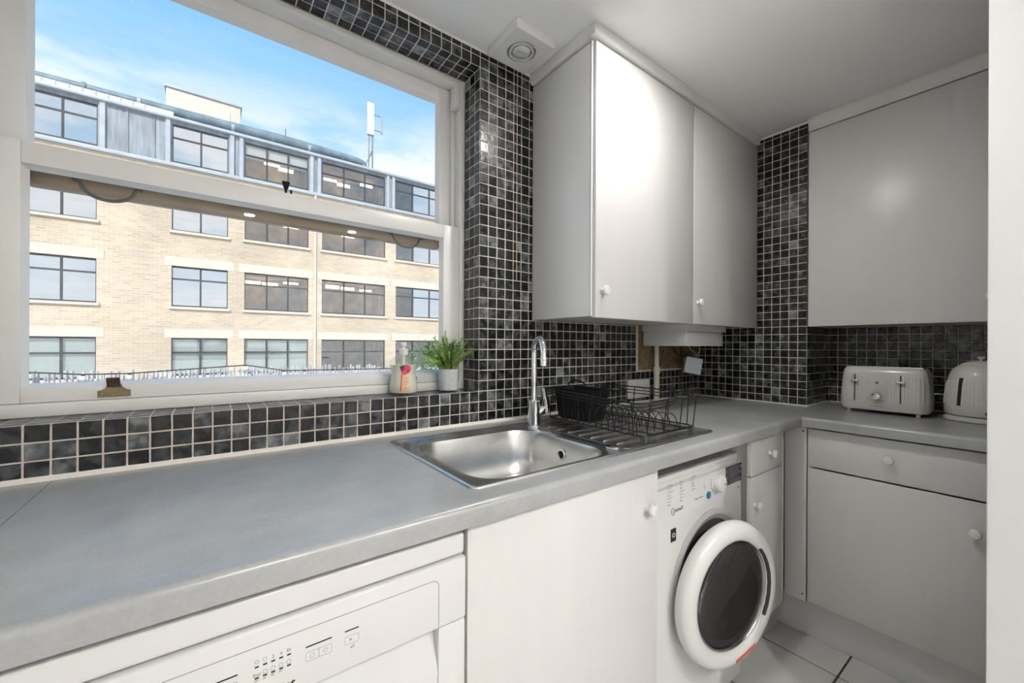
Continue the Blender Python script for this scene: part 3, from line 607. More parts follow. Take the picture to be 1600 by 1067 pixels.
for x0, x1, kx in ((1.0345, 1.6480, 1.070), (1.6510, 2.262, 1.664+0.018)):
    dr = part('door', B((x0, CY0, 1.291), (x1, CY0+0.018, 2.222), 0.002), 'door_white', cb); knob((kx, CY0, 1.383), '-y', dr, 0.0165)
bm = bmesh.new(); prism(bm, [(CY0-0.014, 2.232), (CY0-0.010, 2.229), (CY0+0.02, 2.229), (CY0+0.02, CEIL-0.001), (CY0-0.014, CEIL-0.001)], 'x', 1.012, 2.255)
prism(bm, [(1.012, CEIL-0.001), (1.012, 2.240), (1.018, 2.230), (1.026, 2.229), (1.043, 2.229), (1.043, CEIL-0.001)], 'y', CY0+0.0205, WY-0.0045)
part('cornice', bm, 'frame_paint', cb)
# boiler casing below it
bo = thing('boiler', 'white boiler casing showing below the two-door wall cabinet', 'boiler', (1.92, 1.13, 1.19))
part('casing', B((1.748, 1.012, 1.196), (2.085, 1.245, 1.262), 0.003), 'appliance', bo)
part('upper_casing', B((1.743, 1.004, 1.266), (2.098, 1.247, 1.2975), 0.002), 'appliance', bo)
part('casing_gap', B((1.752, 1.018, 1.260), (2.08, 1.242, 1.268)), 'appliance', bo)
part('label_mark', B((2.062, 1.0112, 1.204), (2.068, 1.0125, 1.220)), 'leaf_green', bo)
# right-hand wall cabinet
RC = 2.262
cb = thing('wall_cabinet', 'wide white wall cabinet with a single plain door above the toaster', 'cabinet', (2.42, 0.40, 1.293))
bm = bmesh.new(); box(bm, (RC+0.019, 0.10, 1.296), (RX-0.006, 0.704, 1.314)); box(bm, (RC+0.019, 0.10, 2.19), (RX-0.006, 0.704, 2.208)); box(bm, (RC+0.019, 0.686, 1.314), (RX-0.006, 0.704, 2.19)); box(bm, (RC+0.019, 0.10, 1.314), (RX-0.006, 0.118, 2.19)); box(bm, (RX-0.016, 0.118, 1.314), (RX-0.006, 0.686, 2.19))
part('carcass', bm, 'side_white', cb)
dr = part('door', B((RC, 0.10, 1.291), (RC+0.018, 0.703, 2.205), 0.002), 'door_white', cb); knob((RC, 0.140, 1.383), '-x', dr, 0.0165)
bm = bmesh.new(); prism(bm, [(RC+0.004, 2.212), (RC+0.022, 2.212), (RC+0.022, CEIL-0.001), (RC-0.014, CEIL-0.001), (RC-0.014, CEIL-0.012), (RC-0.002, CEIL-0.024)], 'y', 0.09, 0.704)
part('cornice', bm, 'frame_paint', cb)

# ------------------------------------------------------------------ sink and tap
sk = thing('sink', 'stainless steel inset sink with a ribbed drainer in the worktop', 'sink', (0.88, 0.92, CT))
BX, BY, BW, BH = 0.665, 0.905, 0.415, 0.385
def ray_rr(cx, cy, w, h, r, angs, ox, oy):
    """points of a rounded rectangle hit by rays from (ox, oy)"""
    poly = rrect(cx, cy, w, h, r, 8); out = []
    for a in angs:
        d = (cos(a), sin(a)); best = None; n = len(poly)
        for i in range(n):
            p, q = poly[i], poly[(i+1) % n]; ex, ey = q[0]-p[0], q[1]-p[1]; den = d[0]*ey-d[1]*ex
            if abs(den) < 1e-12: continue
            tt = ((p[0]-ox)*ey-(p[1]-oy)*ex)/den; s = ((p[0]-ox)*d[1]-(p[1]-oy)*d[0])/den
            if tt > 0 and -1e-6 <= s <= 1+1e-6: best = tt if best is None else max(best, tt)
        out.append((ox+d[0]*best, oy+d[1]*best))
    return out
sx0, sx1, sy0, sy1 = 0.412, 1.352, 0.680, 1.160
oc = ((sx0+sx1)/2, (sy0+sy1)/2); ow, oh = sx1-sx0, sy1-sy0
angs = set(2*pi*k/96 for k in range(96))
for (cx, cy_, w, h, r) in ((oc[0], oc[1], ow, oh, 0.02),):
    for p in rrect(cx, cy_, w, h, r, 6): angs.add(atan2(p[1]-BY, p[0]-BX) % (2*pi))
angs = sorted(angs)
def OL_(ins, z, r=0.02): return [(p[0], p[1], z) for p in ray_rr(oc[0], oc[1], ow-2*ins, oh-2*ins, max(r-ins*0.5, 0.006), angs, BX, BY)]
def BL_(ins, z, r=0.075): return [(p[0], p[1], z) for p in ray_rr(BX, BY, BW-2*ins, BH-2*ins, max(r-ins*0.6, 0.02), angs, BX, BY)]
part('deck', loft(bmesh.new(), [OL_(0, CT+0.0005), OL_(0.001, CT+0.004), OL_(0.004, CT+0.0055), OL_(0.010, CT+0.005), OL_(0.014, CT+0.0025), BL_(-0.014, CT+0.0022), BL_(-0.010, CT+0.0008), BL_(0, CT-0.002)]), 'steel', sk)
part('bowl', loft(bmesh.new(), [BL_(0, CT-0.002), BL_(0.004, CT-0.012), BL_(0.012, CT-0.09), BL_(0.022, CT-0.135), BL_(0.040, CT-0.152), BL_(0.07, CT-0.157), BL_(0.15, CT-0.160)], cap1=True), 'steel', sk)
part('drainer', prism(bmesh.new(), rrect(1.118, 0.918, 0.405, 0.430, 0.02), 'z', CT+0.0021, CT+0.0030), 'steel', sk)
for k in range(8):
    y = 0.748+0.049*k; pts = [(0.928, y, CT+0.0018)]+[(0.934+0.352*i/8, y, CT+0.0045) for i in range(9)]+[(1.294, y, CT+0.0018)]
    part('drainer_rib', tube(bmesh.new(), pts, 0.0026, 8), 'steel', sk)
ov = part('overflow', lathe(bmesh.new(), [(0.017, 0.0), (0.017, 0.003), (0.012, 0.004), (0.011, 0.001)], (0.864, 0.905, 0.862), axis='-x', seg=24, cap=False), 'chrome', sk)
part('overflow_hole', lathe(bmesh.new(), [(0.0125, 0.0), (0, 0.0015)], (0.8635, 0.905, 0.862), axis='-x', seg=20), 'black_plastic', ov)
part('waste', lathe(bmesh.new(), [(0.042, 0.0), (0.040, 0.003), (0.030, 0.002), (0.0, 0.001)], (BX, BY, CT-0.160), seg=32), 'chrome', sk)
solo('sink_plug', lathe(bmesh.new(), [(0.0, 0.0), (0.020, 0.0), (0.022, 0.003), (0.020, 0.006), (0.008, 0.008), (0.0, 0.0085)], (0.892, 0.731, CT+0.0028), seg=28), 'chrome', 'small round steel plug lying on the corner of the sink', 'plug')
tp = thing('tap', 'tall chrome swan-neck mixer tap behind the sink bowl', 'tap', (0.914, 1.100, CT+0.002))
tx, ty, tz = 0.914, 1.100, CT+0.0024
part('body', lathe(bmesh.new(), [(0.026, 0), (0.026, 0.004), (0.0225, 0.006), (0.0215, 0.085), (0.0225, 0.088), (0.0205, 0.091), (0.0125, 0.092)], (tx, ty, tz), seg=32), 'chrome', tp)
dd = Vector((-0.36, -0.93, 0)).normalized(); rr_ = 0.050
pts = [Vector((tx, ty, tz+0.09)), Vector((tx, ty, tz+0.16)), Vector((tx, ty, tz+0.235))]
pts += [Vector((tx, ty, tz+0.255))+dd*rr_*(1-cos(a))+Vector((0, 0, rr_*sin(a))) for a in [radians(180*k/16) for k in range(0, 17)]]
pts += [pts[-1]+Vector((0, 0, -0.030))]
sp_ = part('spout', tube(bmesh.new(), pts, 0.0108, 20), 'chrome', tp)
c = pts[-1]; part('aerator', lathe(bmesh.new(), [(0.0095, -0.012), (0.0120, -0.011), (0.0120, 0.016), (0.0108, 0.018)], (c.x, c.y, c.z+0.002), seg=24), 'chrome', sp_)
lv = part('lever_hub', tube(bmesh.new(), [(tx+0.015, ty-0.004, tz+0.048), (tx+0.034, ty-0.010, tz+0.056), (tx+0.040, ty-0.012, tz+0.059)], [0.016, 0.017, 0.013], 20), 'chrome', tp)
bm = bmesh.new()
loft(bm, [[(tx+0.042+x*0.7, ty-0.015+y, tz+0.060+z+x*0.4) for x, y in rrect(0, 0, 0.020, 0.030, 0.006, 3)] for z in (-0.010,)] +
     [[(tx+0.040-0.010*k+x*w*0.8, ty-0.018-0.004*k+y*w, tz+0.075+0.030*k) for x, y in rrect(0, 0, 0.022, 0.028, 0.006, 3)] for k, w in ((0, 1.0), (0.7, 0.9), (1.4, 0.8), (2.0, 0.62))], True, True)
part('lever', bm, 'chrome', lv)

# ------------------------------------------------------------------ dish rack and cutlery basket
rk = thing('dish_rack', 'black wire dish rack standing on the drainer', 'dish rack', (1.12, 0.90, CT+0.004))
ax0, ax1, ay0, ay1, zt, zb = 0.990, 1.274, 0.706, 1.112, 1.041, 0.935
W1, W2 = 0.0024, 0.0017
for dz in (0.0, -0.011, -0.022):
    ins = 0.004*(-dz/0.011)
    part('side_rail', tube(bmesh.new(), [(ax0-0.012+ins, ay1, zt+dz), (ax0-0.012+ins, ay0+0.02, zt+dz-0.012)], W1 if dz == 0 else W2, 8), 'black_wire', rk)
    part('side_rail', tube(bmesh.new(), [(ax1+0.012-ins, ay1, zt+dz), (ax1+0.012-ins, ay0+0.02, zt+dz)], W1 if dz == 0 else W2, 8), 'black_wire', rk)
    fr = [(ax0-0.012+ins, ay0+0.02, zt+dz-0.012), (ax0+0.01, ay0-0.006+ins, zt+dz-0.010)]
    for k in range(0, 13):
        u = k/12; x = ax0+0.02+(ax1-ax0-0.03)*u; hmp = 0.022*max(0, sin(pi*max(0, (u-0.45)/0.55)))
        fr.append((x, ay0-0.012+ins, zt+dz-0.008+0.008*u+hmp))
    fr += [(ax1+0.006, ay0-0.002+ins, zt+dz), (ax1+0.012-ins, ay0+0.02, zt+dz)]
    part('front_rail', tube(bmesh.new(), fr, W1 if dz == 0 else W2, 8), 'black_wire', rk)
    part('back_rail', tube(bmesh.new(), [(ax0-0.012+ins, ay1, zt+dz), (ax1+0.012-ins, ay1, zt+dz)], W1 if dz == 0 else W2, 8), 'black_wire', rk)
part('base_frame', tube(bmesh.new(), [(p[0], p[1], zb) for p in rrect((ax0+ax1)/2, (ay0+ay1)/2, ax1-ax0, ay1-ay0, 0.02, 4)], W1, 8, closed=True), 'black_wire', rk)
for x in (ax0+0.055, ax0+0.145, ax0+0.235): part('base_wire', tube(bmesh.new(), [(x, ay0, zb), (x, ay1, zb)], W2, 6), 'black_wire', rk)
for k in range(6):
    y = ay0+0.03+k*0.072
    part('upright', tube(bmesh.new(), [(ax0, y, zb), (ax0-0.012, y, zt-0.01)], W2, 6), 'black_wire', rk)
    part('upright', tube(bmesh.new(), [(ax1, y, zb), (ax1+0.012, y, zt)], W2, 6), 'black_wire', rk)
for x in (ax0+0.02, ax0+0.105, ax0+0.19, ax1-0.015): part('upright', tube(bmesh.new(), [(x, ay0, zb), (x, ay0-0.011, zt-0.006)], W2, 6), 'black_wire', rk)
for k in range(13):
    y = ay0+0.028+0.0265*k
    for xa, xb, hh in ((ax0+0.012, ax0+0.10, 0.062), (ax0+0.145, ax0+0.225, 0.046)):
        pts = [(xa, y, zb)]+[(xa+(xb-xa)*(0.5-0.5*cos(pi*j/10)), y+0.008*sin(pi*j/10), zb+hh*sin(pi*j/10)**0.7) for j in range(1, 10)]+[(xb, y, zb)]
        part('plate_loop', tube(bmesh.new(), pts, W2, 6), 'black_wire', rk)
for x, y in ((ax0+0.016, ay0+0.006), (ax1-0.016, ay0+0.006), (ax0+0.016, ay1-0.02), (ax1-0.016, ay1-0.02)):
    bm = bmesh.new(); prism(bm, rrect(x, y, 0.013, 0.018, 0.003, 2), 'z', CT+0.0072, zb+0.003); part('foot', bm, 'rubber_foot', rk)
bk_ = thing('cutlery_basket', 'black plastic cutlery basket hooked over the end of the dish rack', 'basket', (1.052, 1.005, 0.9385))
bx, by = 1.052, 1.005
def bl(w, h, z, r=0.012): return [(p[0], p[1], z) for p in rrect(bx, by, w, h, r, 4)]
part('tub', loft(bmesh.new(), [bl(0.078, 0.148, 0.9385), bl(0.084, 0.154, 0.944), bl(0.104, 0.176, 1.040), bl(0.120, 0.194, 1.044), bl(0.120, 0.194, 1.047), bl(0.100, 0.172, 1.045), bl(0.080, 0.150, 0.948)], True, True), 'black_plastic', bk_)
part('divider', B((bx-0.038, by-0.002, 0.948), (bx+0.038, by+0.002, 1.034)), 'black_plastic', bk_)
for k in range(9):
    y = by-0.068+0.017*k; part('rib', tube(bmesh.new(), [(bx-0.0425, y, 0.946), (bx-0.0525, by+(y-by)*1.12, 1.036)], 0.002, 6), 'black_plastic', bk_)
for k in range(4):
    x = bx-0.030+0.02*k; part('rib', tube(bmesh.new(), [(x, by-0.0775, 0.946), (bx+(x-bx)*1.2, by-0.0885, 1.036)], 0.002, 6), 'black_plastic', bk_)
part('handle', tube(bmesh.new(), [(bx+0.045, by+0.02+0.045*(1-cos(pi*k/12)), 1.044+0.022*sin(pi*k/12)) for k in range(13)], 0.003, 8), 'black_plastic', bk_)

# ------------------------------------------------------------------ pipe, socket, spur on the splashback
pp = thing('waste_pipe', 'white plastic pipe running from the boiler casing down to the worktop', 'pipe', (1.835, 1.226, CT))
part('pipe', lathe(bmesh.new(), [(0.0115, 1.055), (0.0115, 1.195)], (1.835, 1.226, 0), seg=20), 'pipe_white', pp); part('sleeve', lathe(bmesh.new(), [(0.0145, CT+0.001), (0.0145, 1.055), (0.017, 1.056), (0.017, 1.088), (0.0118, 1.090)], (1.835, 1.226, 0), seg=20), 'pipe_white', pp)
so_ = thing('wall_socket', 'white double socket on the tiles behind the dish rack', 'socket', (1.713, 1.245, 0.935))
part('plate', B((1.628, WY-0.014, 0.937), (1.800, WY-0.0037, 1.027), 0.003), 'socket_white', so_)
for x in (1.672, 1.757):
    part('switch', B((x+0.020, WY-0.0165, 0.993), (x+0.032, WY-0.0138, 1.013), 0.001), 'socket_white', so_)
    for dx, dz, w, h in ((0, 0.978, 0.004, 0.009), (-0.011, 0.958, 0.007, 0.004), (0.011, 0.958, 0.007, 0.004)): part('pin_slot', B((x+dx-w/2, WY-0.0146, dz-h/2), (x+dx+w/2, WY-0.0138, dz+h/2)), 'black_ink', so_)
sp2 = thing('fused_spur', 'pale fused spur box hanging loose by its cables below the boiler', 'socket', (2.09, 1.16, 1.04))
def rot_box(lo, hi, c, ax, a, r=0.003):
    bm = B(lo, hi, r); spin(bm, c, 'Y', ax); spin(bm, c, 'Z', a); return bm
cc = (2.085, 1.180, 1.092)
part('back_box', rot_box((2.043, 1.163, 1.052), (2.127, 1.205, 1.132), cc, radians(10), radians(-38)), 'box_beige', sp2)
part('face_plate', rot_box((2.041, 1.150, 1.049), (2.129, 1.1625, 1.135), cc, radians(10), radians(-38)), 'spur_blue', sp2)
part('fuse_holder', rot_box((2.110, 1.147, 1.080), (2.122, 1.1505, 1.104), cc, radians(10), radians(-38), 0.001), 'socket_white', sp2)
for pts, mt in (([(2.02, 1.20, 1.20), (2.00, 1.19, 1.15), (2.03, 1.195, 1.10), (2.01, 1.20, 1.03), (2.03, 1.21, 0.97), (2.06, 1.2, 0.925)], 'cable_dark'), ([(1.95, 1.215, 1.20), (1.97, 1.2, 1.165), (2.02, 1.2, 1.145), (2.07, 1.19, 1.15), (2.10, 1.19, 1.20)], 'cable_dark'), ([(2.13, 1.19, 1.06), (2.14, 1.21, 1.00), (2.12, 1.215, 0.95), (2.14, 1.2, 0.925)], 'cable_dark'),
                ([(2.02, 1.16, 1.20), (2.03, 1.15, 1.175), (2.06, 1.15, 1.165), (2.08, 1.16, 1.145)], 'cable_pale'), ([(2.13, 1.16, 1.20), (2.12, 1.155, 1.17), (2.09, 1.16, 1.14)], 'cable_pale'), ([(2.15, 1.17, 1.20), (2.14, 1.165, 1.16), (2.11, 1.165, 1.135)], 'cable_pale')):
    v = [Vector(p) for p in pts]; sm = []
    for i in range(len(v)-1):
        p0, p1, p2, p3 = v[max(i-1, 0)], v[i], v[i+1], v[min(i+2, len(v)-1)]
        for k in range(6):
            u = k/6; sm.append(0.5*((2*p1)+(p2-p0)*u+(2*p0-5*p1+4*p2-p3)*u*u+(3*p1-p0-3*p2+p3)*u**3))
    sm.append(v[-1]); part('cable', tube(bmesh.new(), sm, 0.0038 if mt == 'cable_dark' else 0.0024, 8), mt, sp2)

# ------------------------------------------------------------------ extractor fan and downlights
fx, fy = 0.884, 1.142
ef = thing('extractor_fan', 'square white extractor fan on the ceiling with a round slotted grille', 'extractor fan', (fx, fy, 2.236))
ua = [2*pi*k/48 for k in range(48)]+[radians(45+90*k) for k in range(0)]
def sq(w, z, r): return [(p[0], p[1], z) for p in ray_rr(fx, fy, w, w, r, ua, fx, fy)]
def circ(r, z): return [(fx+r*cos(a), fy+r*sin(a), z) for a in ua]
part('housing', loft(bmesh.new(), [sq(0.176, CEIL-0.0005, 0.006), sq(0.174, 2.246, 0.006), sq(0.166, 2.240, 0.006), circ(0.0520, 2.2395), circ(0.0520, 2.2665)]), 'appliance', ef)
part('grille_well', lathe(bmesh.new(), [(0.0520, 2.2660), (0, 2.2661)], (fx, fy, 0), seg=32), 'appliance', ef)
part('grille_ring', lathe(bmesh.new(), [(0.0440, 2.2390), (0.0440, 2.2445), (0.0385, 2.2445), (0.0385, 2.2390), (0.0440, 2.2390)], (fx, fy, 0), seg=40), 'appliance', ef)
ctr = part('grille_disc', lathe(bmesh.new(), [(0.0, 2.2385), (0.0285, 2.2385), (0.0305, 2.240), (0.0305, 2.2465), (0, 2.2466)], (fx, fy, 0), seg=40), 'appliance', ef)
for a in (20, 110, 200, 290):
    part('grille_spoke', tube(bmesh.new(), [(fx+0.032*cos(radians(a)), fy+0.032*sin(radians(a)), 2.2415), (fx+0.053*cos(radians(a)), fy+0.053*sin(radians(a)), 2.2415)], 0.0022, 6), 'appliance', ef)
bm = B((fx-0.021, fy-0.0055, 2.2379), (fx+0.021, fy+0.0055, 2.2386), 0.0002, 1); spin(bm, (fx, fy, 0), 'Z', radians(-5)); part('badge', bm, 'bezel_grey', ctr)
part('screw_cap', lathe(bmesh.new(), [(0.004, 2.2385), (0.004, 2.2405)], (fx-0.066, fy+0.03, 0), seg=12), 'appliance', ef); part('screw_cap', lathe(bmesh.new(), [(0.004, 2.2385), (0.004, 2.2405)], (fx+0.055, fy-0.055, 0), seg=12), 'appliance', ef)
for lx, ly, lb, lm in ((1.115, 0.635, 'recessed ceiling downlight in front of the two-door wall cabinet', 'lamp_lens'), (0.25, -1.22, 'recessed ceiling downlight over the middle of the floor', 'lamp_lens_bright'), (1.07, -1.23, 'recessed ceiling downlight beside the near white pier', 'lamp_lens_bright')):
    dl = thing('downlight_offscreen', lb, 'ceiling light', (lx, ly, CEIL-0.004))
    part('bezel', lathe(bmesh.new(), [(0.036, CEIL), (0.045, CEIL-0.0005), (0.045, CEIL-0.003), (0.040, CEIL-0.006), (0.036, CEIL-0.004)], (lx, ly, 0), seg=28, cap=False), 'chrome', dl)
    part('lens_offscreen', lathe(bmesh.new(), [(0.0355, CEIL-0.002), (0.0, CEIL-0.003)], (lx, ly, 0), seg=28), lm, dl)

# ------------------------------------------------------------------ toaster and kettle
tt = thing('toaster', 'cream four-slice toaster with two chrome levers', 'toaster', (2.37, 0.445, CT))
TX0, TX1, TY0, TY1 = 2.278, 2.448, 0.302, 0.590
def tl(ins, z, r, dx=0.0): return [(p[0], p[1], z) for p in rrect((TX0+TX1)/2, (TY0+TY1)/2, TX1-TX0-2*ins, TY1-TY0-2*ins, r, 6)]
part('body', loft(bmesh.new(), [tl(0.016, 0.922, 0.03), tl(0.005, 0.926, 0.036), tl(0.0, 0.938, 0.038), tl(0.0, 0.975, 0.038), tl(0.004, 1.04, 0.036), tl(0.008, 1.085, 0.034), tl(0.014, 1.102, 0.030), tl(0.026, 1.110, 0.022), tl(0.034, 1.111, 0.018)], True, False), 'toaster_cream', tt)
for y0, y1 in ((0.335, 0.432), (0.458, 0.555)):
    for x0 in (2.318, 2.378):
        bm = bmesh.new()
        loft(bm, [[(x0, y0, 1.1118), (x0+0.03, y0, 1.1118), (x0+0.03, y1, 1.1118), (x0, y1, 1.1118)], [(x0, y0, 1.02), (x0+0.03, y0, 1.02), (x0+0.03, y1, 1.02), (x0, y1, 1.02)]], False, True)
        part('slot', bm, 'steel', tt)
    bm = bmesh.new(); ya, yb = y0-0.013, y1+0.013
    for xa, xb in ((2.305, 2.318), (2.348, 2.378), (2.408, 2.421)): box(bm, (xa, ya, 1.1085), (xb, yb, 1.1120))
    for xa, xb in ((2.318, 2.348), (2.378, 2.408)): box(bm, (xa, ya, 1.1085), (xb, y0, 1.1120)); box(bm, (xa, y1, 1.1085), (xb, yb, 1.1120))
    part('slot_trim', bm, 'chrome', tt)
bm = bmesh.new()
def fxx(z): return TX0+0.004*max(0, (z-0.975)/0.065)
for yc in (0.533, 0.385):
    part('lever_slot', prism(bmesh.new(), [(TX0-0.0008, 0.962), (TX0+0.003, 0.962), (TX0+0.010, 1.078), (TX0+0.0052, 1.078)], 'y', yc-0.0022, yc+0.0022), 'black_ink', tt)
    part('lever', B((TX0-0.013, yc-0.013, 1.045), (TX0+0.003, yc+0.013, 1.054), 0.003), 'chrome', tt)
pn = part('dial_panel', loft(bmesh.new(), [[(fxx(p[1])-0.0012, p[0], p[1]) for p in rrect(0.459, 1.018, 0.072, 0.098, 0.008, 4)], [(fxx(p[1])-0.0022, p[0], p[1]) for p in rrect(0.459, 1.018, 0.069, 0.095, 0.007, 4)]], False, True), 'toaster_panel', tt)
part('dial', lathe(bmesh.new(), [(0.0185, 0), (0.0185, 0.004), (0.0165, 0.006), (0.0150, 0.020), (0.013, 0.022), (0, 0.0225)], (TX0-0.0015, 0.459, 0.988), axis='-x', seg=32), 'chrome', pn)
for y, z, r in ((0.459, 1.044, 0.0055), (0.459, 1.020, 0.005), (0.485, 1.043, 0.0035), (0.433, 1.043, 0.0035)): part('push_button', lathe(bmesh.new(), [(r, 0), (r, 0.0012), (r*0.7, 0.0016)], (fxx(z)-0.0022, y, z), axis='-x', seg=16), 'grey_ink' if z == 1.044 else 'toaster_panel', pn)
for k in range(24):
    y = 0.318+0.0107*k
    if 0.415 < y < 0.503 or abs(y-0.533) < 0.008 or abs(y-0.385) < 0.008: continue
    part('flute', tube(bmesh.new(), [(TX0+0.0012, y, 0.965), (TX0+0.0015, y, 0.985), (TX0+0.0052, y, 1.04), (TX0+0.0078, y, 1.072)], 0.0020, 6), 'toaster_cream', tt)
text('KENWOOD', Vector((TX0-0.0004, 0.482, 0.9400)), 0.0085, 'grey_ink', tt, face='-x', bold=0.0001)
for x in (2.30, 2.425):
    for y in (0.335, 0.557): part('foot', lathe(bmesh.new(), [(0.0075, CT+0.0005), (0.009, 0.925)], (x, y, 0), seg=14), 'toaster_cream', tt)
kt = thing('kettle', 'cream domed kettle with a side handle standing right of the toaster', 'kettle', (2.40, 0.175, CT))
KX, KY = 2.395, 0.176
part('power_base', lathe(bmesh.new(), [(0.098, CT+0.0005), (0.102, 0.914), (0.101, 0.924), (0.094, 0.929), (0, 0.929)], (KX, KY, 0), seg=48), 'toaster_cream', kt)
part('body', lathe(bmesh.new(), [(0.088, 0.9305), (0.097, 0.936), (0.1005, 0.950), (0.0995, 0.985), (0.094, 1.04), (0.086, 1.085), (0.076, 1.110), (0.060, 1.1255), (0.056, 1.127), (0.054, 1.131), (0.040, 1.139), (0.02, 1.144), (0.0, 1.145)], (KX, KY, 0), seg=56), 'toaster_cream', kt)
for k in range(56):
    a = 2*pi*k/56
    part('flute', tube(bmesh.new(), [(KX+(rq-0.0003)*cos(a), KY+(rq-0.0003)*sin(a), z) for rq, z in ((0.0998, 0.975), (0.0975, 1.005), (0.094, 1.04), (0.0895, 1.066))], 0.0017, 5), 'toaster_cream', kt)
part('lid_knob', lathe(bmesh.new(), [(0.006, 1.143), (0.005, 1.150), (0.012, 1.154), (0.015, 1.160), (0.011, 1.165), (0, 1.166)], (KX, KY, 0), seg=24), 'chrome', kt)
ga = radians(150); gc = Vector((cos(ga), sin(ga), 0)); gs = Vector((-sin(ga), cos(ga), 0))
bm = bmesh.new(); ctr_ = [(0.0998, 0.972), (0.0968, 1.01), (0.0925, 1.05), (0.088, 1.078)]
rows = [[Vector((KX, KY, z))+gc*(rq+dq)+gs*dy for dy, dq in ((-0.006, -0.001), (-0.005, 0.0024), (0.005, 0.0024), (0.006, -0.001))] for rq, z in ctr_]
loft(bm, [[tuple(p) for p in r_] for r_ in rows], True, True); part('water_gauge', bm, 'display', kt)
ha = radians(262); hd = Vector((cos(ha), sin(ha), 0))
hp_ = [Vector((KX, KY, z))+hd*q for q, z in ((0.070, 1.108), (0.105, 1.122), (0.135, 1.110), (0.148, 1.075), (0.146, 1.03), (0.132, 0.99), (0.095, 0.972))]
part('handle', tube(bmesh.new(), hp_, [0.011, 0.013, 0.013, 0.012, 0.012, 0.012, 0.011], 14), 'toaster_cream', kt)
part('switch', B((KX-0.105, KY-0.050, 0.943), (KX-0.085, KY-0.018, 0.955), 0.002), 'display', kt)
solo('power_cord', tube(bmesh.new(), [(2.44, 0.275, 0.9145), (2.43, 0.292, 0.9145), (2.46, 0.30, 0.9145), (2.52, 0.31, 0.9145)], 0.004, 8), 'toaster_cream', 'pale cord on the worktop between toaster and kettle', 'cord')

# ------------------------------------------------------------------ soap bottle and plant on the ledge
SZ = SILL+0.0040
sb = thing('soap_bottle', 'clear pump bottle of cream soap with a berry label on the tiled ledge', 'soap bottle', (0.520, 1.312, SZ))
bx, by, ang = 0.520, 1.312, radians(-27)
prof = [(r_*1.22, h_) for r_, h_ in [(0.031, 0.0), (0.036, 0.004), (0.0385, 0.018), (0.0375, 0.035), (0.034, 0.055), (0.0325, 0.068), (0.0335, 0.080), (0.0375, 0.096), (0.0375, 0.104), (0.034, 0.114), (0.026, 0.123), (0.0125, 0.129), (0.0115, 0.132)]]
def bprof(lo, hi, ins=0.0): return [(r-ins, h) for r, h in prof if lo <= h <= hi]
bm = lathe(bmesh.new(), [(0.036, 0.0012)]+bprof(0.001, 0.097, 0.0012)+[(0.0, 0.097)], (bx, by, SZ), seg=40, sx=1.0, sy=0.62); spin(bm, (bx, by, 0), 'Z', ang); part('soap', bm, 'bottle_cream', sb, 'cream liquid soap')
bm = lathe(bmesh.new(), prof, (bx, by, SZ), seg=40, sx=1.0, sy=0.62); spin(bm, (bx, by, 0), 'Z', ang); part('bottle', bm, 'clear_plastic', sb)
part('pump', lathe(bmesh.new(), [(0.0135, 0.129), (0.0145, 0.131), (0.0145, 0.148), (0.0125, 0.150), (0.006, 0.151), (0.006, 0.158), (0.0095, 0.159), (0.0095, 0.170), (0.008, 0.172), (0, 0.1725)], (bx, by, SZ), seg=24), 'bottle_cap', sb)
part('dip_tube', lathe(bmesh.new(), [(0.006, 0.095), (0.006, 0.129)], (bx, by, SZ), seg=12), 'bottle_cap', sb)
def rad(h):
    for (r0, h0), (r1, h1) in zip(prof, prof[1:]):
        if h0 <= h <= h1: return r0+(r1-r0)*(h-h0)/(h1-h0+1e-9)
    return prof[-1][0]
def on_bottle(s, h, out=0.0006):
    """s: sideways distance across the front of the bottle, h: height"""
    r = rad(h)+out; u = max(-0.98, min(0.98, s/r)); a = -pi/2+math.asin(u); p = Vector((r*cos(a), r*0.62*sin(a)-out*0.4, h))
    return Matrix.Rotation(ang, 3, 'Z') @ p+Vector((bx, by, SZ))
def patch(edge, mat, parent, out, name, rows=14, cols=8, hl=0.01, hh=0.1):
    bm = bmesh.new(); g = []
    for i in range(rows+1):
        h = hl+(hh-hl)*i/rows; s0, s1 = edge(h); g.append([bm.verts.new(on_bottle(s0+(s1-s0)*j/cols, h, out)) for j in range(cols+1)])
    for i in range(rows):
        for j in range(cols): bm.faces.new((g[i][j], g[i][j+1], g[i+1][j+1], g[i+1][j]))
    return part(name, bm, mat, parent)
lb = patch(lambda h: (-0.004-0.004*sin(pi*(h-0.012)/0.085), 0.022+0.002*cos(h*60)), 'label_peach', sb, 0.0008, 'front_label', hl=0.010, hh=0.082)
def blob(s, h, r, mat, out, name='berry'):
    def ed(hh_):
        q_ = max(0.0, 1-((hh_-h)/r)**2)**0.5; return (s-r*q_, s+r*q_)
    return patch(ed, mat, lb, out, name, 10, 6, h-r, h+r)
blob(0.009, 0.082, 0.0155, 'berry_red', 0.0014); blob(0.016, 0.088, 0.009, 'berry_pink', 0.0018); blob(0.006, 0.072, 0.008, 'berry_pink', 0.0019); blob(-0.002, 0.088, 0.0068, 'berry_blue', 0.0022)
patch(lambda h: (-0.0085+0.12*(h-0.01), -0.005+0.09*(h-0.01)), 'berry_red', lb, 0.0014, 'ribbon', hl=0.010, hh=0.068)
for k, (h, w) in enumerate(((0.052, 0.007), (0.046, 0.015), (0.040, 0.016), (0.034, 0.010), (0.020, 0.014))): patch(lambda q_, w=w: (0.010-w/2, 0.010+w/2), 'label_text', lb, 0.0013, 'text_line', 1, 4, h-(0.0011 if k == 2 else 0.0006), h+(0.0011 if k == 2 else 0.0006))

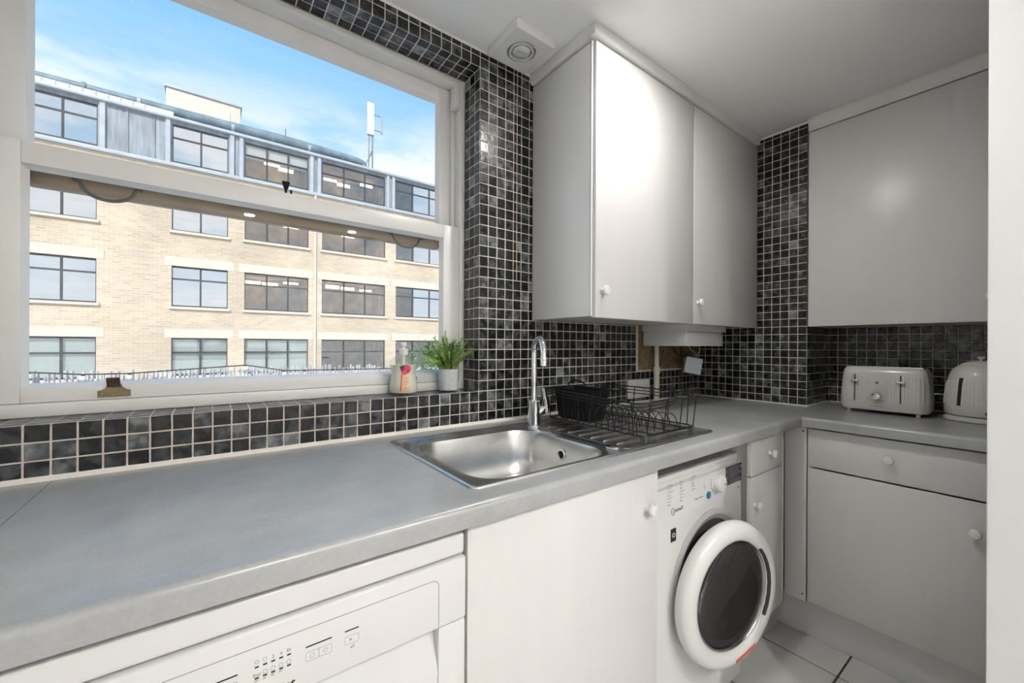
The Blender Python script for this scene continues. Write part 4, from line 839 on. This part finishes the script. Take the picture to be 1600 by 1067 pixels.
pl = thing('potted_plant', 'small green leafy plant in a pale grey pot on the tiled ledge', 'plant', (0.692, 1.318, SZ))
px_, py_ = 0.692, 1.318
part('pot', lathe(bmesh.new(), [(0.030, 0.0), (0.0345, 0.002), (0.036, 0.075), (0.0355, 0.077), (0.033, 0.076), (0.032, 0.066), (0, 0.066)], (px_, py_, SZ), seg=36), 'pot_concrete', pl)
part('soil', lathe(bmesh.new(), [(0.0325, 0.0665), (0, 0.069)], (px_, py_, SZ), seg=24), 'soil', pl)
rng = random.Random(3)
def sprig(base, tip, bend, mat, ln):
    bm = bmesh.new(); b0, t0 = Vector(base), Vector(tip); mid = (b0+t0)/2+Vector(bend)
    pts = [b0*(1-u)**2+mid*2*u*(1-u)+t0*u*u for u in [k/8 for k in range(9)]]
    tube(bm, pts, [0.0014-0.0009*k/8 for k in range(9)], 5)
    N = 54
    for k in range(N):
        u = 0.16+0.84*k/N; p = b0*(1-u)**2+mid*2*u*(1-u)+t0*u*u; d = ((mid-b0)*(1-u)+(t0-mid)*u).normalized()
        a = rng.uniform(0, 2*pi); o1 = d.orthogonal().normalized(); o2 = d.cross(o1); sd = o1*cos(a)+o2*sin(a)
        dr_ = (sd*0.85+d*0.75).normalized(); L = ln*rng.uniform(0.7, 1.15)*(1-0.35*u); w = 0.0027; wv = dr_.cross(d).normalized()*w
        q0, q1, q2 = p, p+dr_*L*0.5, p+dr_*L+Vector((0, 0, -0.001))
        v = [bm.verts.new(x) for x in (q0, q1+wv, q2, q1-wv)]; bm.faces.new(v)
    return part('sprig', bm, mat, pl)
for k in range(44):
    a = rng.uniform(0, 2*pi); rr2 = rng.uniform(0.015, 0.105); h = rng.uniform(0.070, 0.130)-0.45*max(0, rr2-0.05)
    tx2 = min(px_+rr2*cos(a), 0.765); ty2 = py_+max(-0.05, min(0.035, rr2*sin(a)*0.7))
    sprig((px_+0.012*cos(a), py_+0.012*sin(a), SZ+0.066), (tx2, ty2, SZ+0.066+h), (0, 0, 0.018), 'leaf_green' if k % 3 else 'leaf_dark', 0.017)
for tip in ((0.590, 1.292, 0.130), (0.602, 1.290, 0.155), (0.622, 1.29, 0.172), (0.582, 1.288, 0.108), (0.664, 1.292, 0.218), (0.735, 1.29, 0.195), (0.61, 1.285, 0.118), (0.70, 1.28, 0.19)):
    sprig((px_-0.008, py_-0.004, SZ+0.066), (tip[0], tip[1], SZ+tip[2]-0.006), (0.005, 0, 0.02), 'leaf_green', 0.018)

# ------------------------------------------------------------------ outside: terrace, cane screen, office building
struct('terrace', B((-6, 1.60, -0.10), (9, 5.6, 0.0)), 'terrace')
struct('ground', B((-60, 5.6, -10.2), (70, 90, -10.0)), 'street')
fe = thing('cane_screen', 'weathered grey cane screen along the terrace edge outside the window', 'screen', (0.5, 5.0, 0.0))
vs, fs = [], []
rng = random.Random(11)
x = -3.0
while x < 5.2:
    w = rng.uniform(0.008, 0.016); top = 0.955+0.012*sin(x*2.1)-0.012*x*0.6+rng.uniform(-0.035, 0.018); lean = rng.gauss(0, 0.006); y0 = 5.0+rng.uniform(-0.006, 0.006)
    b0 = len(vs)
    for z, dx in ((0.0, 0), (top, lean)):
        for a in range(5): vs.append((x+dx+w*cos(2*pi*a/5), y0+w*sin(2*pi*a/5), z))
    for a in range(5): fs.append((b0+a, b0+(a+1) % 5, b0+5+(a+1) % 5, b0+5+a))
    fs.append(tuple(b0+5+a for a in range(5))); x += w*2+rng.choice([0.0, 0.001, 0.004, 0.014])
bm = bmesh.new(); me = bpy.data.meshes.new('c'); me.from_pydata(vs, [], fs); bm.from_mesh(me); bpy.data.meshes.remove(me); part('canes', bm, 'cane', fe, kind='stuff')
for z in (0.30, 0.66): part('binding_wire', tube(bmesh.new(), [(-3, 4.982, z), (1, 4.980, z-0.01), (5.2, 4.982, z-0.03)], 0.004, 6), 'cane_dark', fe)
bulbs = [(-1.179, 0.925), (-0.873, 0.896), (-0.581, 0.894), (0.288, 0.947), (0.63, 0.88)]
part_pts = [(-2.4, 4.93, 0.93)]+[(bx_, 4.93, bz+0.035) for bx_, bz in bulbs]+[(1.9, 4.93, 0.90)]
solo('festoon_cable', tube(bmesh.new(), part_pts, 0.006, 6), 'cable_dark', 'dark festoon cable strung along the top of the cane screen', 'cable')
for bx_, bz in bulbs:
    bt = thing('festoon_bulb', 'white festoon bulb hanging along the cane screen', 'bulb', (bx_, 4.93, bz-0.03), 'festoon bulbs on the cane screen')
    part('globe', lathe(bmesh.new(), [(0, -0.022), (0.011, -0.019), (0.020, -0.008), (0.022, 0.002), (0.018, 0.014), (0.012, 0.022), (0, 0.023)], (bx_, 4.93, bz), seg=16), 'bulb', bt)
    part('socket', lathe(bmesh.new(), [(0.012, 0.022), (0.011, 0.040), (0, 0.041)], (bx_, 4.93, bz), seg=10), 'cable_dark', bt)
sh = thing('terrace_shrub', 'dusty green shrub growing on the terrace behind the soap bottle', 'shrub', (2.15, 4.5, 0.0))
bm = bmesh.new(); rng = random.Random(5)
for k in range(900):
    a, v = rng.uniform(0, 2*pi), rng.uniform(-1, 1); rr3 = rng.random()**0.4; p = Vector((2.18+0.42*rr3*cos(a)*sqrt(1-v*v), 4.5+0.28*rr3*sin(a)*sqrt(1-v*v), 0.92+0.34*rr3*v))
    d = Vector((rng.gauss(0, 1), rng.gauss(0, 1), rng.gauss(0.3, 1))).normalized(); w = d.orthogonal().normalized(); L = rng.uniform(0.035, 0.07)
    bm.faces.new([bm.verts.new(q_) for q_ in (p, p+d*L*0.5+w*L*0.2, p+d*L, p+d*L*0.5-w*L*0.2)])
part('foliage', bm, 'leaf_dark', sh, kind='stuff'); part('trunk', tube(bmesh.new(), [(2.15, 4.5, 0.0), (2.17, 4.5, 0.4), (2.2, 4.5, 0.85)], [0.03, 0.025, 0.015], 8), 'sash_brown', sh)

K = 1.45; BYF = 16.0*K
fz = lambda z: CAMZ+K*(z-CAMZ)
bd = thing('office_building', 'yellow brick office building across the street with a zinc top floor', 'building', (4.0, BYF+4, -10.0))
wcols = [(-4.62, -2.58, 3), (-0.97, 0.425, 2), (0.875, 2.79, 3), (3.235, 5.57, 3), (6.0, 8.25, 3), (8.75, 11.0, 3)]
wrows = [(0.22, 1.38, 0.93), (2.33, 3.57, 3.18), (4.64, 5.78, 5.40), (6.74, 7.90, 7.50)]
XA, XB = -9.0*K, 14.0*K
def wall_grid(name, mat, z0, z1, rows, y, rev):
    bm = bmesh.new()
    xs = sorted([XA, XB]+[c*K for w in wcols for c in w[:2]]); zs = sorted([z0, z1]+[fz(v) for r_ in rows for v in r_[:2]])
    for a, b2 in zip(xs, xs[1:]):
        for c, d in zip(zs, zs[1:]):
            xm, zm = (a+b2)/2/K, (c+d)/2
            if any(w[0] < xm < w[1] for w in wcols) and any(fz(r_[0]) < zm < fz(r_[1]) for r_ in rows):
                for q_ in (((a, c), (a, d)), ((a, d), (b2, d)), ((b2, d), (b2, c)), ((b2, c), (a, c))):
                    bm.faces.new([bm.verts.new((u[0], yy, u[1])) for u, yy in ((q_[0], y), (q_[1], y), (q_[1], y+rev), (q_[0], y+rev))])
            else: bm.faces.new([bm.verts.new(p) for p in ((a, y, c), (b2, y, c), (b2, y, d), (a, y, d))])
    bmesh.ops.remove_doubles(bm, verts=bm.verts, dist=1e-5); bmesh.ops.recalc_face_normals(bm, faces=bm.faces)
    return part(name, bm, mat, bd)
wall_grid('brick_wall', 'brick', -10.0, fz(6.58), wrows[:3], BYF, 0.22)
wall_grid('zinc_storey', 'zinc', fz(6.66), fz(8.02), wrows[3:], BYF+0.12, 0.15)
part('ledge', B((XA, BYF-0.12, fz(6.56)), (XB, BYF+0.4, fz(6.67)), 0.02), 'zinc_pale', bd)
part('gutter', B((XA, BYF-0.06, fz(8.0)), (XB, BYF+0.5, fz(8.10)), 0.03), 'zinc_pale', bd)
part('roof', B((XA, BYF+0.5, fz(7.95)), (XB, BYF+12, fz(8.02))), 'zinc_dark', bd)
for rz in wrows[:3]:
    for w in wcols:
        part('lintel', B((w[0]*K-0.22, BYF-0.015, fz(rz[1])), (w[1]*K+0.22, BYF+0.05, fz(rz[1]+0.27))), 'concrete_pale', bd)
        part('sill', B((w[0]*K-0.08, BYF-0.10, fz(rz[0]-0.075)), (w[1]*K+0.08, BYF+0.22, fz(rz[0]))), 'concrete_pale', bd)
for w in wcols:
    for xe in (w[0]-0.10, w[1]+0.10): part('zinc_post', B((xe*K-0.08, BYF+0.02, fz(6.67)), (xe*K+0.08, BYF+0.13, fz(8.0))), 'zinc_pale', bd)
for k in range(40):
    xx = XA+0.85*k
    if not any(w[0]*K-0.25 < xx < w[1]*K+0.25 for w in wcols): part('standing_seam', B((xx-0.02, BYF+0.085, fz(6.67)), (xx+0.02, BYF+0.121, fz(8.0))), 'zinc', bd)
part('downpipe', B((3.0*K-0.05, BYF-0.10, -10), (3.0*K+0.05, BYF-0.005, fz(6.56)), 0.02), 'concrete_pale', bd)
kinds = [['blind', 'blind', 'blind', 'brown', 'brown', 'brown'], ['blue', 'blue', 'brown', 'brown', 'mixed', 'brown'], ['blue', 'blue', 'brown', 'brown', 'mixed', 'brown'], ['blue', 'blue', 'half', 'brown', 'mixed', 'brown']]
rng = random.Random(21)
for ri, rz in enumerate(wrows):
    yw = BYF+(0.12 if ri < 3 else 0.20)
    for ci, w in enumerate(wcols):
        kd = kinds[ri][ci]; x0, x1 = w[0]*K, w[1]*K; z0, z1, zt_ = fz(rz[0]), fz(rz[1]), fz(rz[2]); n = w[2]
        bm = bmesh.new(); f = 0.035
        box(bm, (x0, yw-0.04, z0), (x1, yw+0.04, z0+2*f)); box(bm, (x0, yw-0.04, z1-2*f), (x1, yw+0.04, z1)); box(bm, (x0, yw-0.035, zt_-f), (x1, yw+0.035, zt_+f))
        for k in range(n+1):
            xx = x0+(x1-x0)*k/n; box(bm, (max(x0, xx-f), yw-0.045, z0), (min(x1, xx+f), yw+0.045, z1))
        wo_ = part('window', bm, 'window_frame_dark', bd)
        for k in range(n):
            a, b2 = x0+(x1-x0)*k/n+f, x0+(x1-x0)*(k+1)/n-f
            for (c, d) in ((z0+2*f, zt_-f), (zt_+f, z1-2*f)):
                mt = 'office_pane_blue' if kd == 'blue' or (kd == 'mixed' and k > 0) else 'office_pane'
                part('pane', B((a, yw-0.004, c), (b2, yw+0.004, d)), mt, wo_)
        bm = bmesh.new(); y1 = yw+2.4; y0 = yw+0.06
        for q_ in (((x0, y0, z0), (x0, y1, z0), (x0, y1, z1), (x0, y0, z1)), ((x1, y0, z0), (x1, y1, z0), (x1, y1, z1), (x1, y0, z1)), ((x0, y0, z0), (x1, y0, z0), (x1, y1, z0), (x0, y1, z0)), ((x0, y0, z1), (x1, y0, z1), (x1, y1, z1), (x0, y1, z1)), ((x0, y1, z0), (x1, y1, z0), (x1, y1, z1), (x0, y1, z1))):
            bm.faces.new([bm.verts.new(p) for p in q_])
        part('room_behind', bm, 'office_brown', wo_)
        if kd == 'blind': part('blind', B((x0+0.02, yw+0.07, z0+0.02), (x1-0.02, yw+0.09, z1-0.02)), 'blind_pale', wo_)
        if kd == 'half': part('blind', B((x0+0.02, yw+0.07, zt_-0.1), (x1-0.02, yw+0.09, z1-0.02)), 'blind_white', wo_)
        if kd in ('brown', 'half') and ri:
            for k in range(3):
                lx = x0+(x1-x0)*(0.2+0.28*k+rng.uniform(-0.06, 0.06)); ly = yw+rng.uniform(0.6, 1.9)
                part('office_light', B((lx-0.35, ly, z1-0.25-0.1*rng.random()), (lx+0.35, ly+0.08, z1-0.21-0.1*rng.random()+0.08)), 'office_lamp', wo_)
# rooftop
part('roof_rail', B((XA, BYF+0.10, fz(8.10)), (-0.95*K, BYF+0.14, fz(8.25))), 'rail_white', bd)
for k in range(30):
    xx = XA+0.3*k*K*0.85
    if xx < -1.0*K: part('rail_post', B((xx-0.02, BYF+0.07, fz(8.08)), (xx+0.02, BYF+0.16, fz(8.26))), 'zinc_pale', bd)
pts = [(XA, BYF+0.55, fz(8.38)), (-4.0*K, BYF+0.55, fz(8.38)), (0.0, BYF+0.55, fz(8.41)), (2.0*K, BYF+0.55, fz(8.43)), (4.0*K, BYF+0.55, fz(8.42)), (4.6*K, BYF+0.55, fz(8.40))]
pts += [(4.6*K+0.36*sin(pi*k/10), BYF+0.55, fz(8.40)-0.20*(1-cos(pi*k/10))) for k in range(1, 11)]+[(4.1*K, BYF+0.55, fz(8.40)-0.40)]
part('duct', tube(bmesh.new(), pts, [0.17, 0.17, 0.21, 0.24, 0.19, 0.17]+[0.15]*11, 14), 'duct', bd)
for k in range(9):
    xx = (-5.2+1.15*k)*K; part('duct_collar', tube(bmesh.new(), [(xx-0.06, BYF+0.55, fz(8.39)), (xx+0.06, BYF+0.55, fz(8.39))], 0.225, 14), 'zinc_pale' if k % 2 else 'duct', bd)
part('roof_pole', tube(bmesh.new(), [(2.15*K, BYF+1.2, fz(8.0)), (2.15*K, BYF+1.2, fz(9.05))], 0.025, 6), 'zinc_dark', bd)
pt = thing('rooftop_plant_room', 'pale rooftop plant room standing behind the duct on the office roof', 'plant room', (-0.35, 31.5, fz(8.02)))
part('walls', B((-2.10, 30.0, fz(8.02)+0.01), (1.40, 33.0, 15.70), 0.03), 'concrete_pale', pt); part('coping', B((-2.18, 29.92, 15.70), (1.48, 33.08, 15.82), 0.02), 'zinc_pale', pt)
part('hatch', B((0.35, 29.95, 14.55), (0.85, 30.0, 15.2)), 'rail_white', pt)
am = thing('antenna_mast', 'white panel antenna on a thin lattice mast on the office roof', 'antenna', (7.6, 24.5, fz(8.02)))
bm = bmesh.new(); prism(bm, rrect(7.60, 24.5, 0.40, 0.22, 0.06), 'z', 13.72, 15.60); part('panel', bm, 'antenna_white', am)
part('mast', tube(bmesh.new(), [(7.72, 24.52, fz(8.02)), (7.72, 24.52, 13.72)], 0.045, 8), 'zinc_dark', am); part('mast', tube(bmesh.new(), [(7.50, 24.52, fz(8.02)), (7.52, 24.52, 13.72)], 0.03, 8), 'zinc_dark', am)
for z in (14.10, 15.0): part('bracket', tube(bmesh.new(), [(7.80, 24.5, z), (8.26, 24.5, z)], 0.04, 8), 'zinc', am)
part('bracket_pole', tube(bmesh.new(), [(8.26, 24.5, 13.98), (8.26, 24.5, 15.12)], 0.055, 8), 'zinc', am)
part('brace', tube(bmesh.new(), [(6.95, 24.5, fz(8.02)+0.05), (7.72, 24.5, 12.75)], 0.025, 6), 'zinc_dark', am); part('brace', tube(bmesh.new(), [(7.50, 24.52, 12.3), (7.72, 24.52, 12.9)], 0.025, 6), 'zinc_dark', am)
